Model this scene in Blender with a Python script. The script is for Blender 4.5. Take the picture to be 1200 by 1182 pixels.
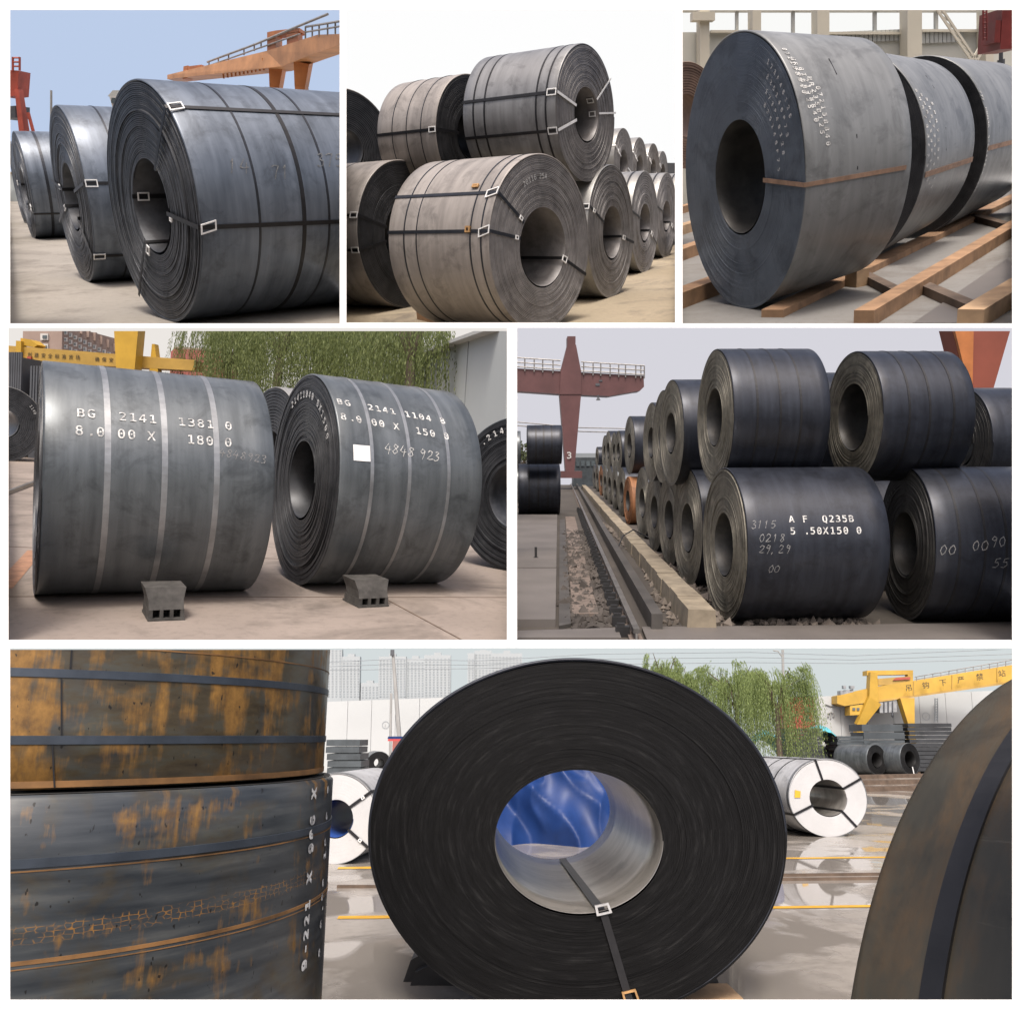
import bpy, bmesh, math, random
import numpy as np
from mathutils import Matrix, Vector, noise as mnoise

for o in list(bpy.data.objects):
    bpy.data.objects.remove(o)
SC = bpy.context.scene
COL = SC.collection
R = math.radians
rng = np.random.default_rng(7)
random.seed(11)

# ------------------------------------------------------------------ camera, sky, sun, exposure
cam_d = bpy.data.cameras.new('camera')
cam = bpy.data.objects.new('camera', cam_d)
COL.objects.link(cam)
cam.location = (0, 0, 0)
cam.rotation_euler = (R(90), 0, 0)
cam_d.sensor_width = 36.0
cam_d.lens = 30.0
cam_d.clip_start = 0.05
cam_d.clip_end = 9000
SC.camera = cam

world = bpy.data.worlds.new('World')
SC.world = world
world.use_nodes = True
wn = world.node_tree
bg = wn.nodes['Background']
skyt = wn.nodes.new('ShaderNodeTexSky')
skyt.sky_type = 'NISHITA'
skyt.sun_disc = False
SUN_EL, SUN_AZ = R(62), R(3)
skyt.sun_elevation = SUN_EL
skyt.sun_rotation = math.pi + SUN_AZ
skyt.air_density = 0.8
skyt.dust_density = 8.0
skyt.ozone_density = 0.3
wn.links.new(skyt.outputs[0], bg.inputs[0])
bg.inputs[1].default_value = 0.15

sun_d = bpy.data.lights.new('sun', 'SUN')
sun_d.energy = 1.45
sun_d.angle = R(12)
sun_d.color = (1.0, 0.975, 0.94)
sun = bpy.data.objects.new('sun', sun_d)
COL.objects.link(sun)
# light travels away from the viewer and downwards
sdir = Vector((math.sin(SUN_AZ) * math.cos(SUN_EL), math.cos(SUN_AZ) * math.cos(SUN_EL), -math.sin(SUN_EL)))
sun.rotation_euler = sdir.to_track_quat('-Z', 'Y').to_euler()

SC.view_settings.view_transform = 'Standard'
SC.view_settings.look = 'None'
SC.view_settings.gamma = 1.0
SC.view_settings.use_curve_mapping = False
EXPO = 0.60
SC.view_settings.exposure = EXPO
SC.cycles.max_bounces = 4
SC.cycles.diffuse_bounces = 2
SC.cycles.use_light_tree = False
SC.cycles.glossy_bounces = 3
SC.cycles.transmission_bounces = 2
SC.cycles.use_denoising = True

# ------------------------------------------------------------------ materials
MATS = {}
def new_mat(name):
    m = bpy.data.materials.new(name)
    m.use_nodes = True
    MATS[name] = m
    nt = m.node_tree
    return m, nt, nt.nodes['Principled BSDF']

class NB:
    """small node helper"""
    def __init__(s, nt): s.nt = nt
    def n(s, t, **k):
        nd = s.nt.nodes.new(t)
        for a, v in k.items():
            if a.startswith('i_'):
                nd.inputs[int(a[2:])].default_value = v
            else:
                setattr(nd, a, v)
        return nd
    def l(s, a, b): s.nt.links.new(a, b)
    def coords(s, scale=(1, 1, 1), rnd=True):
        tc = s.n('ShaderNodeTexCoord')
        mp = s.n('ShaderNodeMapping'); mp.inputs['Scale'].default_value = scale
        s.l(tc.outputs['Object'], mp.inputs[0])
        if rnd:
            oi = s.n('ShaderNodeObjectInfo')
            mu = s.n('ShaderNodeMath', operation='MULTIPLY'); mu.inputs[1].default_value = 37.0
            s.l(oi.outputs['Random'], mu.inputs[0])
            s.l(mu.outputs[0], mp.inputs['Location'])
        return mp.outputs[0]
    def noise(s, vec, scale, detail=4, rough=.55, dist=0.0):
        nd = s.n('ShaderNodeTexNoise')
        nd.inputs['Scale'].default_value = scale; nd.inputs['Detail'].default_value = detail
        nd.inputs['Roughness'].default_value = rough; nd.inputs['Distortion'].default_value = dist
        s.l(vec, nd.inputs['Vector'])
        return nd.outputs['Fac']
    def ramp(s, fac, stops):
        r = s.n('ShaderNodeValToRGB')
        el = r.color_ramp.elements
        el[0].position, el[0].color = stops[0][0], tuple(stops[0][1]) + (1,) if len(stops[0][1]) == 3 else stops[0][1]
        el[1].position, el[1].color = stops[-1][0], tuple(stops[-1][1]) + (1,)
        for p, c in stops[1:-1]:
            e = el.new(p); e.color = tuple(c) + (1,)
        s.l(fac, r.inputs[0])
        return r.outputs[0]
    def mix(s, fac, a, b):
        m = s.n('ShaderNodeMix', data_type='RGBA')
        if isinstance(fac, float): m.inputs[0].default_value = fac
        else: s.l(fac, m.inputs[0])
        for v, i in ((a, 6), (b, 7)):
            if isinstance(v, (tuple, list)): m.inputs[i].default_value = tuple(v) + (1,)
            else: s.l(v, m.inputs[i])
        return m.outputs[2]
    def bump(s, h, strength, dist=.01):
        b = s.n('ShaderNodeBump'); b.inputs['Strength'].default_value = strength; b.inputs['Distance'].default_value = dist
        s.l(h, b.inputs['Height'])
        return b.outputs[0]

def steel(name, c1, c2, rough=.42, metal=.35, rust=0.0, rustc=(.19, .075, .025), streak=(5., .5, .5), bump=.12, spec=.5):
    """mill-scaled hot rolled steel: circumferential streaks, blotches, optional rust"""
    m, nt, p = new_mat(name); b = NB(nt)
    v1 = b.coords(streak); v2 = b.coords((1, 1, 1))
    st = b.noise(v1, 2.2, 5, .6)
    bl = b.noise(v2, 1.3, 4, .6, .4)
    mx = b.n('ShaderNodeMath', operation='MULTIPLY_ADD'); mx.inputs[1].default_value = .55
    b.l(st, mx.inputs[0])
    hb = b.n('ShaderNodeMath', operation='MULTIPLY'); hb.inputs[1].default_value = .45
    b.l(bl, hb.inputs[0]); b.l(hb.outputs[0], mx.inputs[2])
    col = b.ramp(mx.outputs[0], [(.36, c1), (.64, c2)])
    if rust > 0:
        rn = b.noise(b.coords((3.2, .9, .9)), 1.9, 8, .74, .5)
        rm = b.ramp(rn, [(.78 - .45 * rust, (0, 0, 0)), (.95 - .40 * rust, (1, 1, 1))])
        rc = b.ramp(b.noise(v2, 9, 4), [(.3, tuple(x * .5 for x in rustc)), (.7, rustc)])
        col = b.mix(rm, col, rc)
        rr = b.n('ShaderNodeMapRange'); rr.inputs[3].default_value = rough; rr.inputs[4].default_value = .8
        b.l(rm, rr.inputs[0]); b.l(rr.outputs[0], p.inputs['Roughness'])
        mm = b.n('ShaderNodeMapRange'); mm.inputs[3].default_value = metal; mm.inputs[4].default_value = 0
        b.l(rm, mm.inputs[0]); b.l(mm.outputs[0], p.inputs['Metallic'])
    else:
        rr = b.n('ShaderNodeMapRange'); rr.inputs[1].default_value = .3; rr.inputs[2].default_value = .7
        rr.inputs[3].default_value = rough - .1; rr.inputs[4].default_value = rough + .12
        b.l(bl, rr.inputs[0]); b.l(rr.outputs[0], p.inputs['Roughness'])
        p.inputs['Metallic'].default_value = metal
    p.inputs['Specular IOR Level'].default_value = spec
    # scuffs, pale scratches and dull blotches of scale
    sc = b.noise(b.coords((1.2, 14., 14.)), 3.0, 6, .75)
    scm = b.ramp(sc, [(.64, (0, 0, 0)), (.74, (.30, .30, .30))])
    col = b.mix(scm, col, tuple(min(.9, x * 2.0 + .03) for x in c2))
    bm_ = b.ramp(b.noise(v2, 3.7, 6, .7, .5), [(.50, (0, 0, 0)), (.66, (.55, .55, .55))])
    col = b.mix(bm_, col, tuple(x * .5 for x in c1))
    b.l(col, p.inputs['Base Color'])
    dent = b.noise(v2, 1.9, 2, .5)
    b1 = b.n('ShaderNodeBump'); b1.inputs['Strength'].default_value = .22; b1.inputs['Distance'].default_value = .05; b.l(dent, b1.inputs['Height'])
    b2 = b.n('ShaderNodeBump'); b2.inputs['Strength'].default_value = bump; b2.inputs['Distance'].default_value = .012; b.l(st, b2.inputs['Height']); b.l(b1.outputs[0], b2.inputs['Normal'])
    b.l(b2.outputs[0], p.inputs['Normal'])
    return m

def simple(name, c, rough=.6, metal=0., var=.25, scale=3., bump=0.1, det=5):
    m, nt, p = new_mat(name); b = NB(nt)
    v = b.coords()
    n = b.noise(v, scale, det, .6)
    col = b.ramp(n, [(.3, tuple(x * (1 - var) for x in c)), (.7, tuple(min(1, x * (1 + var)) for x in c))])
    b.l(col, p.inputs['Base Color'])
    p.inputs['Roughness'].default_value = rough
    p.inputs['Metallic'].default_value = metal
    if bump: b.l(b.bump(n, bump, .02), p.inputs['Normal'])
    return m

def emit(name, c):
    m = bpy.data.materials.new(name); m.use_nodes = True
    nt = m.node_tree; nt.nodes.clear()
    e = nt.nodes.new('ShaderNodeEmission'); o = nt.nodes.new('ShaderNodeOutputMaterial')
    e.inputs[0].default_value = tuple(x / 2 ** EXPO for x in c) + (1,)
    nt.links.new(e.outputs[0], o.inputs[0])
    m.cycles.emission_sampling = 'NONE'
    MATS[name] = m
    return m

def srgb(r, g, b):
    f = lambda x: x / 12.92 if x <= .04045 else ((x + .055) / 1.055) ** 2.4
    return tuple(f(v / 255.) for v in (r, g, b))

simple('white_paint', (.86, .86, .85), .7, var=.01, scale=.02, bump=0)
# panel steels
steel('steel_blue', (.076, .092, .116), (.168, .196, .238), .38, .35, .28, (.13, .070, .052))
steel('edge_dark', (.030, .033, .039), (.085, .090, .100), .45, .35, streak=(3, 3, 3))
steel('steel_warm', (.20, .182, .168), (.35, .32, .295), .5, .15, .22, (.21, .14, .10))
steel('edge_warm', (.14, .132, .130), (.25, .238, .232), .5, .2, streak=(3, 3, 3))
steel('edge_black', (.018, .019, .021), (.045, .046, .05), .5, .2, streak=(3, 3, 3))
steel('steel_mid', (.22, .215, .205), (.34, .335, .32), .38, .35, .12, (.22, .12, .07))
steel('edge_slate', (.085, .105, .135), (.135, .162, .200), .45, .3, streak=(2, 2, 2), bump=.05)
steel('steel_slate', (.070, .080, .087), (.150, .166, .177), .36, .35, .16, (.12, .08, .058))
steel('edge_slate_dark', (.028, .030, .034), (.065, .068, .074), .42, .35, streak=(3, 3, 3))
steel('steel_navy', (.012, .014, .021), (.030, .035, .048), .40, .35, .10, (.075, .055, .04))  # shade on the viewer-facing bodies is put into this dark navy
steel('edge_olive', (.085, .079, .063), (.225, .210, .170), .5, .3, .2, (.2, .12, .06), streak=(3, 3, 3))  # light on the left-facing coil ends is put into this olive
steel('edge_dim', (.03, .03, .03), (.07, .068, .062), .5, .3, streak=(3, 3, 3))
steel('steel_rusty', (.20, .085, .035), (.30, .13, .05), .7, 0., .5)
def coal_face(name, b0, q):
    """sheared sheet edges seen end on: arcs of slightly different tone"""
    m, nt, p = new_mat(name); b = NB(nt)
    tc = b.n('ShaderNodeTexCoord'); sx = b.n('ShaderNodeSeparateXYZ'); b.l(tc.outputs['Object'], sx.inputs[0])
    M_ = lambda op, x, y: (lambda nd: ([b.l(v, nd.inputs[k]) if not isinstance(v, (int, float)) else setattr(nd.inputs[k], 'default_value', v) for k, v in enumerate((x, y))], nd.outputs[0])[1])(b.n('ShaderNodeMath', operation=op))
    yy = M_('DIVIDE', sx.outputs[1], q); zz = M_('SUBTRACT', sx.outputs[2], b0)
    an = M_('ARCTAN2', zz, yy); rad = M_('SQRT', M_('ADD', M_('MULTIPLY', yy, yy), M_('MULTIPLY', zz, zz)), 0.)
    cm = b.n('ShaderNodeCombineXYZ'); b.l(M_('MULTIPLY', an, 2.2), cm.inputs[0]); b.l(M_('MULTIPLY', rad, 34.), cm.inputs[1])
    n1 = b.noise(cm.outputs[0], 1.6, 4, .6)
    cm2 = b.n('ShaderNodeCombineXYZ'); b.l(M_('MULTIPLY', an, 7.), cm2.inputs[0]); b.l(M_('MULTIPLY', rad, 60.), cm2.inputs[1])
    n2 = b.noise(cm2.outputs[0], 1.3, 2, .5)
    col = b.ramp(n1, [(.30, (.0015, .0015, .0017)), (.56, (.005, .005, .0055)), (.76, (.018, .018, .018))])
    dk = b.ramp(n2, [(.62, (0, 0, 0)), (.70, (.8, .8, .8))])
    col = b.mix(dk, col, (.0035, .0035, .0035))
    b.l(col, p.inputs['Base Color']); p.inputs['Roughness'].default_value = .5
    p.inputs['Specular IOR Level'].default_value = .2
    b.l(b.bump(n1, .10, .006), p.inputs['Normal'])
coal_face('coal_face', .945, 1.24)
steel('edge_coal', (.0055, .0055, .0058), (.0125, .0125, .013), .55, .0, streak=(2, 2, 2), bump=.06, spec=.3)
steel('bore_bright', (.28, .27, .25), (.48, .46, .43), .28, .7, .12, (.25, .15, .07))
steel('steel_brown', (.026, .024, .017), (.068, .061, .043), .36, .25, .72, (.075, .043, .017))
steel('steel_hall', (.145, .152, .154), (.24, .248, .250), .42, .15, .14, (.17, .10, .065))
steel('wrap_white', (.40, .41, .42), (.58, .59, .60), .35, .25, streak=(8, .5, .5), bump=.05)
simple('strap_black', (.018, .018, .02), .45, .4, .3, 8)
simple('strap_grey', (.27, .28, .29), .35, .6, .2, 8)
simple('strap_dark_blue', (.035, .038, .045), .35, .6, .2, 8)
simple('clip_white', (.75, .75, .74), .5, 0., .1, 8)
simple('clip_rust', (.35, .2, .08), .6, 0., .4, 20)
def worn_paint(name, c, under, lo=.40, hi=.52):
    m, nt, p = new_mat(name); b = NB(nt); v = b.coords()
    n = b.noise(v, 38, 4, .7)
    b.l(b.ramp(n, [(lo, under), (hi, c)]), p.inputs['Base Color']); p.inputs['Roughness'].default_value = .75
worn_paint('paint_white', (.64, .64, .62), (.22, .22, .22), .40, .56)
worn_paint('chalk_mid', (.5, .5, .5), (.16, .17, .18))
simple('chalk', (.42, .42, .41), .8, 0., .4, 60, 0)
simple('chalk_faint', (.13, .135, .14), .8, 0., .5, 60, 0)
simple('chalk_dim', (.20, .20, .20), .8, 0., .5, 60, 0)

# ------------------------------------------------------------------ mesh helpers
def link(name, me, mat, parent=None):
    o = bpy.data.objects.new(name, me)
    COL.objects.link(o)
    if mat is not None and not me.materials:
        me.materials.append(MATS[mat] if isinstance(mat, str) else mat)
    if parent is not None:
        o.parent = parent
    return o

def mesh_from(name, verts, faces, smooth=False):
    me = bpy.data.meshes.new(name)
    me.from_pydata([tuple(map(float, v)) for v in verts], [], [tuple(map(int, f)) for f in faces])
    if smooth:
        me.polygons.foreach_set('use_smooth', [True] * len(me.polygons))
    me.update()
    return me

class MB:
    def __init__(s): s.v = []; s.f = []
    def add(s, vs, fs):
        k = len(s.v); s.v += [tuple(v) for v in vs]; s.f += [tuple(i + k for i in f) for f in fs]
    def hexa(s, p):  # 8 points: bottom 4 ccw, top 4 ccw
        s.add(p, [(3, 2, 1, 0), (4, 5, 6, 7), (0, 1, 5, 4), (1, 2, 6, 5), (2, 3, 7, 6), (3, 0, 4, 7)])
    def box(s, c, d, rz=0., tilt=None):
        hx, hy, hz = d[0] / 2, d[1] / 2, d[2] / 2
        m = Matrix.Rotation(rz, 3, 'Z')
        if tilt is not None: m = m @ tilt
        pts = [(-hx, -hy, -hz), (hx, -hy, -hz), (hx, hy, -hz), (-hx, hy, -hz), (-hx, -hy, hz), (hx, -hy, hz), (hx, hy, hz), (-hx, hy, hz)]
        s.hexa([tuple(m @ Vector(p) + Vector(c)) for p in pts])
    def bar(s, a, b, w, h=None, up=(0, 0, 1)):
        """rectangular bar from a to b"""
        h = w if h is None else h
        a, b = Vector(a), Vector(b); d = (b - a).normalized(); u = Vector(up)
        if abs(d.dot(u)) > .98: u = Vector((0, 1, 0))
        x = d.cross(u).normalized() * w / 2; z = x.cross(d).normalized() * h / 2
        s.hexa([a - x - z, a + x - z, b + x - z, b - x - z, a - x + z, a + x + z, b + x + z, b - x + z])
    def taper(s, a, b, wa, ha, wb, hb, up=(0, 1, 0)):
        a, b = Vector(a), Vector(b); d = (b - a).normalized(); u = Vector(up)
        x = d.cross(u).normalized(); z = x.cross(d).normalized()
        q = []
        for p, w, h in ((a, wa, ha), (b, wb, hb)):
            q += [p - x * w / 2 - z * h / 2, p + x * w / 2 - z * h / 2, p + x * w / 2 + z * h / 2, p - x * w / 2 + z * h / 2]
        s.add(q, [(0, 1, 2, 3), (7, 6, 5, 4), (0, 4, 5, 1), (1, 5, 6, 2), (2, 6, 7, 3), (3, 7, 4, 0)])
    def tube(s, a, b, r, r2=None, n=8):
        r2 = r if r2 is None else r2
        a, b = Vector(a), Vector(b); d = (b - a).normalized()
        u = Vector((0, 0, 1)) if abs(d.z) < .9 else Vector((1, 0, 0))
        x = d.cross(u).normalized(); y = d.cross(x)
        vs = []
        for p, rr in ((a, r), (b, r2)):
            for i in range(n):
                t = 2 * math.pi * i / n
                vs.append(p + x * rr * math.cos(t) + y * rr * math.sin(t))
        fs = [(i, (i + 1) % n, n + (i + 1) % n, n + i) for i in range(n)] + [tuple(range(n - 1, -1, -1)), tuple(range(n, 2 * n))]
        s.add(vs, fs)
    def path(s, pts, r, n=6):
        for a, b in zip(pts[:-1], pts[1:]): s.tube(a, b, r, None, n)
    def prism(s, poly, d):
        """poly: list of 3D points (planar), extruded by vector d"""
        n = len(poly); d = Vector(d)
        a = [Vector(p) for p in poly]
        s.add(a + [p + d for p in a], [tuple(range(n - 1, -1, -1)), tuple(range(n, 2 * n))] + [(i, (i + 1) % n, n + (i + 1) % n, n + i) for i in range(n)])
    def quad(s, a, b, c, d): s.add([a, b, c, d], [(0, 1, 2, 3)])
    def build(s, name, mat, parent=None, smooth=False):
        return link(name, mesh_from(name, s.v, s.f, smooth), mat, parent)

def tag(o, label=None, cat=None, group=None, kind=None):
    if label: o['label'] = label
    if cat: o['category'] = cat
    if group: o['group'] = group
    if kind: o['kind'] = kind
    return o

# ------------------------------------------------------------------ the terraced bays
# Each bay is a raked stage: local metres, x right, y into the bay, z up from its floor.
F, CX, CY = 1000., 600., 591.
G = 2.5     # overall size of the terraces
class Stage:
    def __init__(s, key, vh, roll, hc, scale, rect, yf, yb):
        scale *= G
        s.key, s.hc, s.scale, s.rect, s.yf, s.yb = key, hc, scale, rect, yf * G, yb * G
        e = math.atan((CY - vh) / F)
        m = Matrix(((1, 0, 0), (0, math.cos(e), -math.sin(e)), (0, math.sin(e), math.cos(e))))
        uc, vc = (rect[0] + rect[2]) / 2, (rect[1] + rect[3]) / 2
        d = Vector(((uc - CX) / F, 1, (CY - vc) / F)).normalized()
        s.M = Matrix.Rotation(roll, 3, d) @ m
        s.Mi = s.M.inverted()
        s.mat = (s.M * scale).to_4x4()
        s.mat.translation = -(s.M @ Vector((0, 0, hc))) * scale
        s.items = []
    def ray(s, u, v): return s.Mi @ Vector(((u - CX) / F, 1, (CY - v) / F))
    def pg(s, u, v, z=0.):           # point on the plane at height z
        d = s.ray(u, v); t = (z - s.hc) / d.z
        return Vector((d.x * t, d.y * t, z))
    def py(s, u, v, y):              # point at distance y into the bay
        d = s.ray(u, v); t = y / d.y
        return Vector((d.x * t, y, s.hc + d.z * t))
    def gx(s, u, y):                 # x of the ground spot at distance y that is seen in column u
        lo, hi = s.rect[1] - 400., s.rect[3] + 900.
        for _ in range(50):
            mid = (lo + hi) / 2
            if s.py(u, mid, y).z > 0: lo = mid
            else: hi = mid
        return s.py(u, lo, y).x
    def put(s, o, m=None):
        o.matrix_basis = s.mat @ (m if m is not None else Matrix())
        s.items.append(o)
        return o
    def zspan(s, x, y, v):           # height at ground spot x,y that is seen at row v
        w = lambda z: s.M @ Vector((x, y, z - s.hc))
        lo, hi = -20., 60.
        for _ in range(50):
            mid = (lo + hi) / 2; p = w(mid)
            if CY - F * p.z / p.y > v: lo = mid
            else: hi = mid
        return (lo + hi) / 2

def at(u, v, Y): return Vector(((u - CX) / F * Y, Y, (CY - v) / F * Y)) * G

Y3, Y2, Y1 = 40.0, 340.0, 2200.0    # depth of the three back walls
P6 = Stage('P6', 862, 0, 1.45, 1.0, (12, 761, 1186, 1172), 1.0, Y3)
P4 = Stage('P4', 500.5, .072, 1.36, 40.4 / 5.0, (10, 388, 594, 750), 40.4, Y2)
P5 = Stage('P5', 540, -.006, 2.0, 40.4 / 9.0, (606, 388, 1186, 750), 40.4, Y2)
P1 = Stage('P1', 201.5, 0, 1.2, 341 / 6.2, (12, 12, 398, 379), 341, Y1)
P2 = Stage('P2', 219, -.05, 1.46, 341 / 8.0, (406, 12, 791, 378), 341, Y1)
P3 = Stage('P3', 142, -.129, 1.35, 341 / 5.3, (800, 12, 1186, 379), 341, Y1)
STAGES = [P1, P2, P3, P4, P5, P6]

def wedge(name, u0, u1, v0, v1, Ya, Yb, label):
    m = MB()
    m.hexa([at(u0, v1, Ya), at(u1, v1, Ya), at(u1, v1, Yb), at(u0, v1, Yb), at(u0, v0, Ya), at(u1, v0, Ya), at(u1, v0, Yb), at(u0, v0, Yb)])
    return tag(m.build(name, 'white_paint'), label, 'wall')

def slab(name, u0, u1, v0, v1, Y, t, label):
    m = MB()
    a, b, c, d = at(u0, v1, Y), at(u1, v1, Y), at(u1, v0, Y), at(u0, v0, Y)
    k = Vector((0, t * G, 0))
    m.hexa([a, b, b + k, a + k, d, c, c + k, d + k])
    return tag(m.build(name, 'white_paint'), label, 'wall')

# piers close the front between the bays; behind them low walls fan out from front to back
def pier(name, u0, u1, v0, v1, Ya, t, label):
    return wedge(name, u0, u1, v0, v1, Ya, Ya * t, label)
def low_wall(st, side, u0, u1, h, label):
    """low wall along one side of a bay, h bay metres high"""
    m = MB(); n = 9
    ua = (u0 + u1) / 2
    Ys = [st.yf * (st.yb * .995 / st.yf) ** (i / n) for i in range(n + 1)]
    rows = []
    for Y in Ys:
        # floor height under the wall line at this depth, in world units
        d = st.Mi @ Vector(((ua - CX) / F, 1, 0)); w = st.Mi @ Vector((0, 0, 1))
        # local z of point (x, Y, Z): solve Z for bay height h
        f = lambda Z: (st.Mi @ Vector(((ua - CX) / F * Y, Y, Z))).z / st.scale + st.hc
        Zt = (h - f(0)) / (f(1) - f(0)); Zb = (-.15 - f(0)) / (f(1) - f(0))
        xa, xb = (u0 - CX) / F * Y, (u1 - CX) / F * Y
        rows.append([Vector((xa, Y, Zb)), Vector((xb, Y, Zb)), Vector((xb, Y, Zt)), Vector((xa, Y, Zt))])
    V = [p for r_ in rows for p in r_]; Fc = []
    for i in range(n):
        for k in range(4): Fc.append((4 * i + k, 4 * i + (k + 1) % 4, 4 * i + 4 + (k + 1) % 4, 4 * i + 4 + k))
    m.add(V, Fc + [(0, 1, 2, 3), tuple(4 * n + k for k in (3, 2, 1, 0))])
    return tag(m.build('low_wall', 'white_paint'), label, 'wall')
K1, K2 = 340.4, 40.2
pier('partition_pier', 398, 406, 11.8, 391, K1, 1.03, 'white pier between the upper left and upper middle bays')
pier('partition_pier', 791, 800, 11.8, 391, K1, 1.03, 'white pier between the upper middle and upper right bays')
pier('side_pier', -90, 12, 11.8, 391, K1, 1.03, 'white pier at the left edge of the top row')
pier('side_pier', 1186, 1290, 11.8, 391, K1, 1.03, 'white pier at the right edge of the top row')
pier('partition_pier', 594, 606, 381, 764, K2, 1.03, 'white pier between the two middle row bays')
pier('side_pier', -90, 10, 381, 764, K2, 1.03, 'white pier at the left edge of the middle row')
pier('side_pier', 1186, 1290, 381, 764, K2, 1.03, 'white pier at the right edge of the middle row')
pier('side_pier', -90, 12, 751.5, 1290, .95, 1.2, 'white pier at the left edge of the bottom bay')
pier('side_pier', 1186, 1290, 751.5, 1290, .95, 1.2, 'white pier at the right edge of the bottom bay')
low_wall(P1, 'l', -20, 8, .35, 'low white wall along the left side of the upper left bay')
low_wall(P2, 'l', 399.5, 404.5, .35, 'low white wall between the upper left and upper middle bays')
low_wall(P2, 'r', 793, 798, .35, 'low white wall between the upper middle and upper right bays')
low_wall(P3, 'r', 1190, 1215, .35, 'low white wall along the right side of the hall bay')
low_wall(P4, 'l', -20, 6, .35, 'low white wall along the left side of the middle left bay')
low_wall(P5, 'l', 596, 602, .35, 'low white wall between the two middle row bays')
low_wall(P5, 'r', 1190, 1215, .35, 'low white wall along the right side of the middle right bay')
slab('parapet_wall', -90, 1290, 1172, 1290, .9455, .002, 'low white parapet along the front of the bottom bay')
slab('parapet_wall', 10, 594, 750, 775, 40.08, .12, 'low white parapet in front of the middle left bay')
slab('parapet_wall', 606, 1186, 750, 775, 40.08, .12, 'low white parapet in front of the middle right bay')
slab('parapet_wall', 12, 398, 379, 396, 340.1, .3, 'low white parapet in front of the upper left bay')
slab('parapet_wall', 406, 791, 378, 396, 340.1, .3, 'low white parapet in front of the upper middle bay')
slab('parapet_wall', 800, 1186, 379, 396, 340.1, .3, 'low white parapet in front of the upper right bay')
slab('coping_wall', -90, 1290, -60, 12, Y1 - 6, .4, 'white coping wall running above the three upper bays')

def sky(st, mat, Yb=None, top=None):
    l, t, r, b_ = st.rect
    Yb = Yb or st.yb / G - (1 if st.yb > 300 else .1)
    m = MB()
    if l < 20: l -= 500
    if r > 1180: r += 500
    m.quad(at(l - 3, b_, Yb), at(r + 3, b_, Yb), at(r + 3, t - (0 if top is None else top), Yb), at(l - 3, t - (0 if top is None else top), Yb))
    tag(m.build('sky', mat), kind='structure')
emit('sky_p1', srgb(188, 205, 233)); emit('sky_p2', srgb(254, 254, 254)); emit('sky_p3', srgb(250, 250, 248))
emit('sky_p4', srgb(236, 231, 226)); emit('sky_p5', srgb(214, 213, 221)); emit('sky_p6', srgb(213, 220, 221))
for st in STAGES:
    sky(st, 'sky_' + st.key.lower(), top=2 if st.rect[1] > 700 else 4)

def ground(st, name, mat, z=0., xr=80, y0=.3, y1=130, step=None):
    m = MB()
    n = 24
    ys = [y0 * (y1 / y0) ** (i / n) for i in range(n + 1)]
    for a, b_ in zip(ys[:-1], ys[1:]):
        m.quad((-xr, a, z), (xr, a, z), (xr, b_, z), (-xr, b_, z))
    o = m.build(name, mat)
    tag(o, kind='structure')
    st.put(o); o['_nf'] = 1
    return o

# ------------------------------------------------------------------ coil builder
def ring_pts(x, rad, q, seg, b, taper=1., L=1.):
    t = np.arange(seg) * 2 * np.pi / seg
    k = 1 - (1 - taper) * np.clip(x, 0, L) / L
    return np.stack([np.full(seg, x), -rad * k * q * np.cos(t), rad * k * np.sin(t) + b], 1)

def lathe_mesh(name, prof, q, seg, b, taper, L, smooth=True, wob=0., flip=False):
    """prof: list of (x, rad), swept round the coil's axis"""
    V = []
    t = np.arange(seg) * 2 * np.pi / seg
    ph = rng.uniform(0, 6.28, 3)
    w = 1 + wob * (np.sin(2 * t + ph[0]) * .5 + np.sin(5 * t + ph[1]) * .3 + np.sin(11 * t + ph[2]) * .2)
    for x, rad in prof:
        k = 1 - (1 - taper) * min(max(x, 0), L) / L
        V.append(np.stack([np.full(seg, x), -rad * k * w * q * np.cos(t), rad * k * w * np.sin(t) + b], 1))
    V = np.concatenate(V)
    n = len(prof)
    i, j = np.meshgrid(np.arange(n - 1), np.arange(seg), indexing='ij')
    a = i * seg + j; b2 = i * seg + (j + 1) % seg; c = (i + 1) * seg + (j + 1) % seg; d = (i + 1) * seg + j
    Fq = np.stack([a, b2, c, d] if not flip else [d, c, b2, a], -1).reshape(-1, 4)
    me = bpy.data.meshes.new(name)
    me.from_pydata(V.tolist(), [], Fq.tolist())
    if smooth: me.polygons.foreach_set('use_smooth', [True] * len(me.polygons))
    me.update()
    return me

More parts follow.
